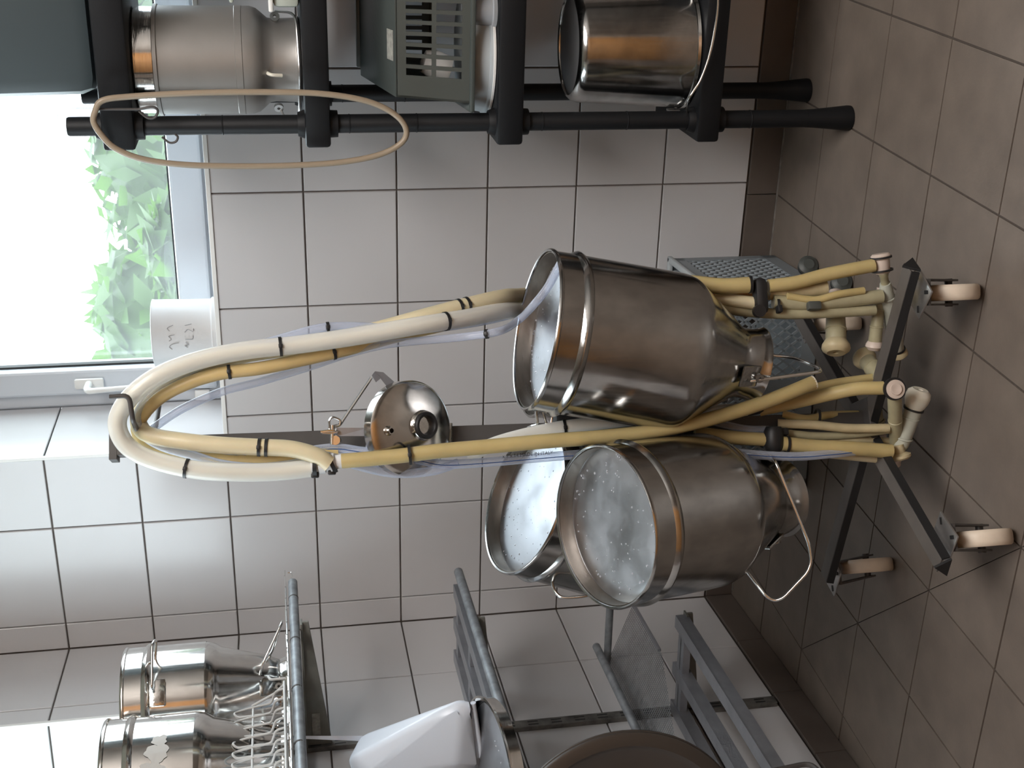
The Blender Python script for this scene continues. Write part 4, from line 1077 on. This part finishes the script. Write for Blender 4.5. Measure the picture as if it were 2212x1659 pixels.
# left cluster, in front of the post
t = thing('milking_cluster', 'cluster of cream teat cups and yellow tubes in front of the trolley post', 'milking cluster', (0.8617, -0.8430, 0.3125), 'milking clusters')
b = bmesh.new(); lathe(b, [(0, -.020), (.012, -.020), (.016, -.012), (.016, .012), (.012, .020), (0, .020)], (0.8709, -0.8493, 0.3168), Vector((0.8559, -0.8558, 0.3176)) - Vector((0.8832, -0.8440, 0.3161)), 24)
box(b, (0.8776, -0.8413, 0.2994), .012, .02, .016, px_, py_, PA_, .003); obj('claw', b, M['black'], t)
teat_cup(t, (0.9446, -0.8502, 0.0743), (0.8422, -0.8535, 0.0950), .0142, .032, M['greyshell'], M['pale'])
teat_cup(t, (0.9624, -0.7398, 0.1270), (0.9517, -0.8262, 0.1251), .0142, .022, M['olive'], M['cream'], ring=False)
teat_cup(t, (0.9649, -0.8815, 0.1382), (0.8174, -0.8337, 0.0878), .0110, .012, M['olive'], M['cream'])
teat_cup(t, (0.8865, -0.7525, 0.1064), (0.8397, -0.7627, 0.0897), .0135, .014, M['olive'], M['olive'], ring=False)
b = bmesh.new(); lathe(b, [(.0150, -.002), (.0180, -.002), (.0180, .003), (.0150, .003)], (0.9675, -0.8905, 0.1430), vx, 28, True); obj('rubber_ring', b, M['black'], t)
b = bmesh.new(); lathe(b, [(0, -.003), (.0150, -.003), (.0150, .004), (.009, .0045), (.009, .007), (.006, .007), (0, .004)], (0.9668, -0.8908, 0.1423), vx, 28); obj('cap', b, M['pinkish'], t)
stub(t, [(0.8777, -0.8250, 0.4426), (0.8722, -0.8381, 0.3842), (0.8680, -0.8453, 0.3275)], .0112, M['yellow'])
stub(t, [(0.8933, -0.7974, 0.4350), (0.8808, -0.8240, 0.3643), (0.8786, -0.8305, 0.3190)], .0062, M['clear'])
stub(t, [(0.8655, -0.8569, 0.3042), (0.8602, -0.8647, 0.2514), (0.8576, -0.8713, 0.1982), (0.8490, -0.8757, 0.1225)], .0118, M['yellow'])
stub(t, [(0.8521, -0.8472, 0.2987), (0.8417, -0.8523, 0.2276), (0.8286, -0.8589, 0.1315)], .0085, M['beige'])
stub(t, [(0.8858, -0.7915, 0.2806), (0.8811, -0.8042, 0.2447), (0.8808, -0.7946, 0.1997), (0.8712, -0.7793, 0.1251)], .0070, M['yellow'])
stub(t, [(0.8805, -0.8143, 0.2970), (0.8839, -0.8339, 0.2414), (0.8807, -0.8460, 0.1900), (0.8816, -0.8565, 0.1224)], .0075, M['cream'])
stub(t, [(0.8705, -0.8290, 0.2937), (0.8648, -0.8371, 0.2322), (0.8667, -0.8420, 0.1700), (0.8807, -0.8571, 0.1022)], .0065, M['olive'])
stub(t, [(0.8593, -0.8235, 0.2901), (0.8539, -0.8315, 0.2364), (0.8537, -0.8376, 0.1579), (0.8432, -0.8327, 0.0964)], .0070, M['cream'])
stub(t, [(0.9110, -0.8216, 0.3351), (0.9280, -0.8352, 0.2794), (0.9445, -0.8490, 0.2321), (0.9585, -0.8636, 0.1933), (0.9618, -0.8726, 0.1523)], .0110, M['yellow'])
stub(t, [(0.9364, -0.8111, 0.2546), (0.9448, -0.8080, 0.2062), (0.9510, -0.8061, 0.1332)], .0070, M['yellow'])
b = bmesh.new(); lathe(b, [(0, 0), (.014, 0), (.017, .003), (.017, .006), (.009, .010), (.009, .020), (0, .020)], (0.8210, -0.8623, 0.1197), Vector((0.8489, -0.8503, 0.1183)) - Vector((0.8210, -0.8623, 0.1197)), 24); obj('end_cap', b, M['pinkish'], t)
b = bmesh.new(); lathe(b, [(0, 0), (.015, 0), (.018, .003), (.018, .007), (.010, .011), (.010, .024), (0, .024)], (0.8298, -0.8690, 0.0990), Vector((0.8524, -0.8592, 0.1044)) - Vector((0.8298, -0.8690, 0.0990)), 24); obj('end_cap', b, M['cream'], t)
for p in ((0.8638, -0.8577, 0.2964), (0.8865, -0.8124, 0.2285)):
    b = bmesh.new(); lathe(b, [(.0128, -.002), (.0145, -.002), (.0145, .002), (.0128, .002)], p, Vector((0.8579, -0.8659, 0.2197)) - Vector((0.8655, -0.8569, 0.3042)), 20, True); obj('cable_tie', b, M['black'], t)

# right cluster, below the right can
t = thing('milking_cluster', 'cluster of olive and yellow tubes below the right can, near the mesh crate', 'milking cluster', (1.0855, -0.7670, 0.3338), 'milking clusters')
b = bmesh.new(); box(b, (1.0888, -0.7759, 0.3360), .022, .030, .058, Vector((0, 0, 1)), vx, Vector((0, 0, 1)).cross(vx), .009)
lathe(b, [(0, -.006), (.010, -.006), (.010, .006), (0, .006)], (1.0706, -0.7941, 0.3424), vx, 16); obj('claw', b, M['black'], t)
stub(t, [(1.1037, -0.7275, 0.4772), (1.1046, -0.7481, 0.4375), (1.1040, -0.7641, 0.3967), (1.1061, -0.7684, 0.3506)], .0128, M['yellow'])
b = bmesh.new(); lathe(b, [(.0125, -.002), (.0145, -.002), (.0145, .002), (.0125, .002)], (1.1062, -0.7684, 0.3521), Vector((1.1061, -0.7684, 0.3506)) - Vector((1.1040, -0.7641, 0.3967)), 20, True); obj('cable_tie', b, M['black'], t)
stub(t, [(1.0779, -0.7493, 0.4006), (1.0783, -0.7648, 0.3711), (1.0772, -0.7757, 0.3424)], .0105, M['beige'])
stub(t, [(1.0667, -0.7541, 0.4129), (1.0615, -0.7669, 0.3624), (1.0584, -0.7789, 0.2961), (1.0591, -0.7841, 0.2273), (1.0621, -0.7886, 0.1419)], .0085, M['olive'])
stub(t, [(1.0748, -0.7297, 0.3976), (1.0801, -0.7381, 0.3538), (1.0766, -0.7503, 0.2949), (1.0743, -0.7620, 0.2516), (1.0759, -0.7668, 0.2061)], .0060, M['orange'])
stub(t, [(1.1032, -0.7698, 0.3212), (1.1088, -0.7727, 0.2762), (1.1210, -0.7728, 0.2228), (1.1348, -0.7776, 0.1493)], .0108, M['yellow'])
stub(t, [(1.0872, -0.7560, 0.3141), (1.0902, -0.7602, 0.2688), (1.0943, -0.7638, 0.2193)], .0125, M['cream'])
stub(t, [(1.0873, -0.7767, 0.2909), (1.0821, -0.7844, 0.2462), (1.0906, -0.7860, 0.2087), (1.0948, -0.7846, 0.1641)], .0062, M['yellow'])
stub(t, [(1.0766, -0.7709, 0.3108), (1.0738, -0.7776, 0.2581), (1.0776, -0.7815, 0.1969), (1.0840, -0.7844, 0.1312)], .0115, M['olive'])
stub(t, [(1.0676, -0.7646, 0.2994), (1.0671, -0.7754, 0.2484), (1.0666, -0.7811, 0.2031)], .0070, M['orange'])
teat_cup(t, (0.9904, -0.7884, 0.1990), (1.0547, -0.7300, 0.1829), .0165, .022, M['olive'], M['cream'], ring=False)
teat_cup(t, (0.9892, -0.7794, 0.1280), (1.0690, -0.7654, 0.1238), .0105, .014, M['olive'], M['pinkish'], ring=False)
teat_cup(t, (0.9661, -0.7595, 0.0717), (1.1046, -0.7806, 0.1269), .0120, .014, M['greyshell'], M['cream'], tip=M['olive'])
b = bmesh.new(); lathe(b, [(0, 0), (.013, 0), (.016, .003), (.016, .008), (.013, .010), (.0125, .030), (.010, .033), (0, .033)], (1.1516, -0.7704, 0.1373), Vector((1.1145, -0.7814, 0.1321)) - Vector((1.1516, -0.7704, 0.1373)), 24); obj('end_cap', b, M['pinkish'], t)
for p, q in (((1.1461, -0.7728, 0.1368), (1.1145, -0.7814, 0.1321)), ((1.1261, -0.7784, 0.1340), (1.1145, -0.7814, 0.1321))):
    b = bmesh.new(); d = Vector(q) - Vector(p); lathe(b, [(.0145, -.0015), (.0172, -.0015), (.0172, .0015), (.0145, .0015)], p, d, 24, True); obj('ring', b, M['black'], t)
b = bmesh.new(); lathe(b, [(.0092, -.002), (.011, -.002), (.011, .002), (.0092, .002)], (1.0736, -0.7805, 0.3064), Vector((1.0671, -0.7754, 0.2484)) - Vector((1.0676, -0.7646, 0.2994)), 20, True)
box(b, (1.0705, -0.7891, 0.3071), .012, .014, .008, px_, py_, PA_, .002); obj('cable_tie', b, M['black'], t)
b = bmesh.new(); box(b, (1.0750, -0.7926, 0.2504), .014, .014, .022, px_, py_, PA_, .003); obj('valve', b, M['rub_grey'], t)

# grey rubber caps lying on the floor by the mesh crate
for (x, y, lab) in ((1744, 576, 'dark grey ribbed rubber stopper on the floor at the corner of the mesh crate'), (1816, 612, 'grey rubber stopper on the floor below the yellow hose end')):
    g = Vector((0.9571, -0.2520, 0.0200)) if x == 1744 else Vector((0.9748, -0.4103, 0.0200))
    b = bmesh.new(); lathe(b, [(0, -.016), (.014, -.016), (.018, -.010), (.018, .002), (.020, .004), (.020, .010), (.015, .012), (.011, .016), (0, .016)], g, (.6, -.7, .15), 28)
    o = obj('rubber_stopper', b, M['rub_grey'], origin=(g.x, g.y, 0)); tag(o, lab, 'stopper')
    b = bmesh.new(); lathe(b, [(.0175, -.004), (.0188, -.004), (.0188, -.001), (.0175, -.001)], g, (.6, -.7, .15), 28, True); obj('ring', b, M['black'], o)

# ------------------------------------------------------------------ LEFT WALL RACK
# vertical slotted rail
t = wrack = thing('wall_rail', 'stained vertical slotted rail fixed to the left tiled wall', 'rail', LW(.487, 0, .07))
b = bmesh.new(); lbox(b, .474, .500, .0, .011, .075, 1.20, .001); obj('channel', b, M['rail'], t, smooth=False)
b = bmesh.new()
for k in range(22):
    z = .10 + k * .05
    for ds in (-.005, .005): lbox(b, .487 + ds - .0018, .487 + ds + .0018, .0105, .0114, z, z + .022)
obj('slot', b, M['black'], t, smooth=False)

def arm(name, label, s, z_top, z_bot, length, tip_drop):
    t = thing(name, label, 'bracket', LW(s, .011, z_bot))
    b = bmesh.new()
    P = [LW(s - .003, .011, z_top), LW(s - .003, .011, z_bot), LW(s - .003, length, z_top - tip_drop), LW(s - .003, length, z_top)]
    hexa(b, P, [p + LS * .006 for p in P], .001); obj('web', b, M['rusty'], t, smooth=False)
    b = bmesh.new(); lbox(b, s - .012, s + .012, .011, length, z_top - .002, z_top + .002, .0006); obj('flange', b, M['rusty'], t, smooth=False)
    return t
a1 = arm('shelf_bracket', 'grey green tapered bracket on the wall rail below the can shelf', .487, 1.078, 1.027, .292, .014)
b = bmesh.new(); lbox(b, .4905, .4915, .035, .085, 1.050, 1.066, .0004); obj('sticker', b, M['label'], a1, smooth=False)
# upper shelf: two weathered tubes along the wall with a bright wire grid on them
ZU = 1.091
t = thing('tube_shelf', 'weathered grey tube shelf holding upside down cans at the left wall', 'shelf', LW(.9, .15, 1.080))
for o_, s0 in ((.282, .30), (.03, .36)):
    b = bmesh.new(); sweep(b, [LW(s0, o_, ZU), LW(s0 + .15, o_, ZU), LW(1.8, o_, ZU - .004)], .0098, 14)
    tb = obj('rail_tube', b, M['galv'], t)
    b = bmesh.new()
    for k in range(7): lathe(b, [(.0096, 0), (.0104, .001), (.0104, .004), (.0096, .005)], LW(s0 + .07 + k * .17, o_, ZU), LS, 14)
    obj('joint', b, M['iron'], tb)
ZG = ZU + .0115
b = bmesh.new()
for o_ in (.05, .10, .15, .20, .25, .278): sweep(b, [LW(.235 if o_ > .2 else .33, o_, ZG + .004), LW(1.7, o_, ZG + .001)], .0016, 6)
for k in range(30): sweep(b, [LW(.26 + k * .05, .03, ZG + .0045), LW(.26 + k * .05, .280, ZG + .0045)], .0014, 6)
obj('wire_grid', b, M['chrome'], t)
b = wire([LW(.255, .283, ZG - .002), LW(.255, .283, ZG - .010), LW(.31, .283, ZG - .010), LW(.31, .283, ZG - .002)], .0013, .004); obj('wire_tab', b, M['chrome'], t)

# two cans on the upper shelf
zc = ZG + .0065
E0 = Vector((0.2050, -0.5138, 1.4105)); E1 = E0.copy(); E1.z = zc
EH = E0.z - zc
E0 = Vector((E0.x, E0.y, E0.z))
kk = E0
t = milk_can('steel can upside down on the left tube shelf, second from the viewer', E0, E1, .1135, M['steel_bright'], M['steel_base'], group='cans on the left shelf', seed=5, lug_at=E1 + Vector((.05, -.045, 0)), drops=0, neck=.60, cone=(.545, .93),
             bail=[E1 + Vector((.045, -.035, .055)), E1 + Vector((.09, -.03, .048)), E1 + Vector((.150, .02, .006)), E1 + Vector((.145, .04, .004)), E1 + Vector((.06, .05, .03)), E1 + Vector((.035, .045, .055))],
             grip=[E0 + Vector((.085, -.076, -.062)), E0 + Vector((.100, -.082, -.058)), E0 + Vector((.162, -.03, -.060)), E0 + Vector((.160, -.012, -.066)), E0 + Vector((.112, -.008, -.060))])
b = bmesh.new(); box(b, E0 + Vector((.087, -.078, -.066)), .006, .05, .030, (.74, -.67, 0), (.67, .74, 0), (0, 0, 1), .003); obj('handle_plate', b, M['steel_bright'], t)
F0 = Vector((0.2429, -0.7780, 1.4155)); F1 = F0.copy(); F1.z = zc
t = milk_can('steel can with a peeled sticker upside down on the left tube shelf, nearest the viewer', F0, F1, .1135, M['steel_bright'], M['steel_base'], group='cans on the left shelf', seed=6, drops=0, neck=.60, cone=(.545, .93))
# remains of a sticker on the nearer can
b = bmesh.new(); rr = random.Random(5)
fd = (CAM_POS - F0); fd.z = 0; fa = math.atan2(fd.y, fd.x)
def blot(a0, z0, ra, rz, n=32):
    vs = []; ph = [rr.uniform(0, 6.28) for _ in range(4)]
    for k in range(n):
        q = 2 * math.pi * k / n; j = .92 + .14 * math.sin(3 * q + ph[0]) + .10 * math.sin(5 * q + ph[1]) + .06 * math.sin(9 * q + ph[2])
        a = a0 + math.cos(q) * ra * j; z = z0 + math.sin(q) * rz * j
        vs.append(b.verts.new((F0.x + math.cos(a) * .1148, F0.y + math.sin(a) * .1148, z)))
    c = b.verts.new((F0.x + math.cos(a0) * .1152, F0.y + math.sin(a0) * .1152, z0))
    for k in range(n): b.faces.new((vs[k], vs[(k + 1) % n], c))
for a0, z0, ra, rz in ((fa + .62, F0.z - .096, .11, .013), (fa + .42, F0.z - .092, .16, .020), (fa + .18, F0.z - .085, .12, .022), (fa + .05, F0.z - .100, .10, .010), (fa - .15, F0.z - .088, .13, .020), (fa - .38, F0.z - .095, .12, .014)):
    blot(a0, z0, ra, rz)
obj('sticker_remains', b, M['peel'], t, smooth=False)

# white wire dish rack between the cans and the shelf edge
t = thing('dish_rack', 'white coated wire dish rack in front of the cans on the left shelf', 'rack', LW(.9, .24, ZG))
SR0, NS = .735, 9
for k in range(NS):
    s = SR0 + k * .030
    b = wire([LW(s, .300, zc + .004), LW(s, .296, zc + .020), LW(s - .004, .270, zc + .028), LW(s - .006, .262, zc + .070), LW(s - .006, .258, zc + .086), LW(s + .006, .262, zc + .094), LW(s + .014, .258, zc + .086), LW(s + .016, .262, zc + .05), LW(s + .012, .257, zc + .012), LW(s + .012, .256, zc + .006)], .0021, .006, 8)
    obj('prong', b, M['white_wire'], t)
b = bmesh.new(); sweep(b, [LW(SR0 - .01, .262, zc + .060), LW(SR0 + NS * .03, .262, zc + .060)], .0021, 8); sweep(b, [LW(SR0 - .02, .302, zc + .004), LW(SR0 + NS * .03, .302, zc + .004)], .0024, 8)
sweep(b, [LW(SR0 - .02, .256, zc + .004), LW(SR0 + NS * .03, .256, zc + .004)], .0024, 8); obj('side_wire', b, M['white_wire'], t)
b = wire([LW(SR0 - .01, .264, zc + .062), LW(SR0 - .012, .285, zc + .02), LW(SR0 - .012, .302, zc + .003), LW(SR0 - .012, .256, zc + .003)], .0024, .006)
sweep(b, bent([LW(SR0 - .045, .300, zc + .032), LW(SR0 - .03, .302, zc + .028), LW(SR0 - .03, .302, zc + .002)], .004), .0024, 8); obj('end_wire', b, M['white_wire'], t)

# slatted middle shelf
def slat_shelf(label, s0, s1, offs, z, rise, tubes, back):
    t = thing('slatted_shelf', label, 'shelf', LW(s0 + .3, .1, z - .04), 'slatted shelves on the left wall')
    for o_ in offs:
        b = bmesh.new(); lbox(b, s0, s1, o_ - .014, o_ + .014, z - .003, z); lbox(b, s0, s1, o_ + .011, o_ + .014, z - .026, z - .002); obj('slat', b, M['alu'], t, smooth=False)
    b = bmesh.new(); lbox(b, s0 + .015, s0 + .035, min(offs) - .03, max(offs) + .006, z - .020, z - .004, .001); obj('cross_bar', b, M['alu'], t, smooth=False); b = bmesh.new(); lbox(b, .487 + (.03 if s0 > .4 else 0), .507 + (.03 if s0 > .4 else 0), min(offs) - .03, max(offs) + .006, z - .020, z - .004, .001); obj('cross_bar', b, M['alu'], t, smooth=False)
    for o_, sa, zz in tubes:
        b = bmesh.new(); sweep(b, [LW(sa, o_, zz), LW(sa + .2, o_, zz), LW(s1, o_, zz)], .0098, 14); obj('rail_tube', b, M['galv'], t)
    return t
slat_shelf('aluminium slatted shelf with a grey tube under a frosted tub on the left wall', .30, 1.15, (.235, .156, .076), .752, 0, ((.268, .28, .738),), 0)
slat_shelf('lowest aluminium slatted shelf on the left wall just above the floor', .487, 1.7, (.223, .113, .022), .313, 0, (), 0)
arm('shelf_bracket', 'grey green tapered bracket on the wall rail below the middle slatted shelf', .487, .728, .690, .27, .014)
arm('shelf_bracket', 'grey green tapered bracket on the wall rail below the lowest slatted shelf', .487, .290, .250, .24, .014)

# wire mesh basket above the lowest shelf
t = thing('mesh_basket', 'dark grey tube frame with fine wire mesh between the left wall shelves', 'basket', LW(.6, .1, .47))
sF = .42
K0 = Vector((0.1811, -0.2654, 0.3953)); K1 = Vector((0.0281, -0.2786, 0.3973)); K2 = Vector((0.1763, -0.2658, 0.3415))
KT = Vector((0.0784, -0.2743, 0.4239))
b = bmesh.new(); sweep(b, [K0, (K0 + K1) / 2, K1], .0085, 12); obj('end_tube', b, M['galv'], t)
b = bmesh.new(); sweep(b, [KT, KT + LS * .3, KT + LS * .7], .0090, 12); obj('rail_tube', b, M['galv'], t)
b = bmesh.new()
box(b, (K2 + K2 + LS * .20) / 2, .20, .006, .008, LS, LN, (0, 0, 1), .001); obj('edge_bar', b, M['alu'], t, smooth=False)
b = bmesh.new(); n = 34
for k in range(n + 1):
    u = k / n
    p = K1 + (K2 - K1) * u
    sweep(b, [p, p + LS * (.60 - .38 * u)], .0006, 4, caps=False)
for k in range(78):
    s = k * .0078
    sweep(b, [K1 + LS * s, K1 + (K2 - K1) * min(1, (.60 - s) / .38) + LS * s], .0006, 4, caps=False)
o = obj('wire_mesh', b, M['galv'], t); o['kind'] = 'stuff'

# frosted tub leaning on the middle shelf
t = thing('frosted_tub', 'frosted white plastic tub leaning on the middle slatted shelf', 'tub', (0.2481, -0.8317, 0.7797))
b = bmesh.new()
pts = [(0.4087, -0.8379, 0.8136), (0.2536, -0.7811, 1.0122), (0.2224, -0.8038, 1.0007), (0.2744, -0.8495, 0.8275), (0.3860, -0.8248, 0.7954), (0.2478, -0.8368, 0.7755),
       (0.2790, -0.6986, 0.8147), (0.2392, -0.7020, 0.9850), (0.2270, -0.7031, 0.9643), (0.2054, -0.7049, 0.7759)]
for p in pts: b.verts.new(Vector(p))
r_ = bmesh.ops.convex_hull(b, input=list(b.verts))
bmesh.ops.delete(b, geom=[v for v in b.verts if not v.link_faces], context='VERTS')
bmesh.ops.bevel(b, geom=list(b.edges), offset=.010, segments=3, affect='EDGES', profile=0.5)
obj('body', b, M['frosted'], t)
b = bmesh.new(); e0, e1 = Vector((0.3838, -0.8220, 0.7949)), Vector((0.2453, -0.8340, 0.7750)); sweep(b, [e0, (e0 + e1) / 2, e1], .005, 10); obj('rim', b, M['frosted'], t)

# shallow steel pan on the middle shelf
pcn = Vector((0.2968, -0.9078, 0.7500)); pcn.z = max(pcn.z, .755)
t = thing('steel_pan', 'shallow round stainless pan with water drops on the middle slatted shelf', 'pan', pcn)
axp = (Vector((0, 0, 1)) + vx * .17 - LN * .02).normalized()
b = bmesh.new(); lathe(b, [(0, 0), (.118, .0), (.128, .004), (.130, .022), (.134, .024), (.134, .027), (.130, .028), (.126, .026), (.122, .016), (0, .013)], pcn, axp, 72); obj('body', b, M['steel_bright'], t)
b = bmesh.new(); lathe(b, [(0, .0136), (.119, .0146), (.1215, .0162), (0, .0142)], pcn, axp, 64); obj('base', b, M['steel_base'], t)
b = bmesh.new(); rr = random.Random(8)
for k in range(26):
    a = rr.uniform(0, 6.28); q = rr.uniform(.05, .11); lathe(b, [(0, .0015), (.001, .0012), (.0016, 0)], pcn + axp * .0148 + Vector((math.cos(a) * q, math.sin(a) * q, 0)), axp, 8)
o = obj('droplets', b, M['drop'], t); o['kind'] = 'stuff'

# big dull steel bowl in the near corner
bcn = Vector((0.4044, -1.2288, 0.6357))
t = thing('brown_bowl', 'large dark brown bowl standing on edge below the shallow steel pan', 'bowl', bcn)
axb = (vx - Vector((0, 0, vx.z)) - LN * .15).normalized()
b = bmesh.new(); RB = .184
lathe(b, [(RB, -.006), (RB + .003, -.004), (RB + .003, .002), (RB, .004), (RB - .016, .005), (RB - .020, .002), (RB - .026, -.001), (RB * .6, .004), (0, .006), (0, -.06), (RB * .7, -.05), (RB * .95, -.02)], bcn, axb, 88, True); obj('body', b, M['brown_pan'], t)
b = bmesh.new(); lathe(b, [(RB + .002, -.007), (RB + .0042, -.006), (RB + .0042, -.003), (RB + .002, -.002)], bcn, axb, 88, True); obj('rim', b, M['brown_pan'], t)
sb = axb.cross(Vector((0, 0, 1))).normalized(); zf = .3135
for sg in (-1, 1):
    f0 = bcn + sb * sg * .07; b = wire([f0 - axb * .05 - Vector((0, 0, .12)), Vector((f0.x, f0.y, zf)) - axb * .09, Vector((f0.x, f0.y, zf)) + axb * .03, f0 + axb * .012 - Vector((0, 0, .168))], .004, .02); obj('stand_wire', b, M['iron'], t)

bpy.context.view_layer.update()
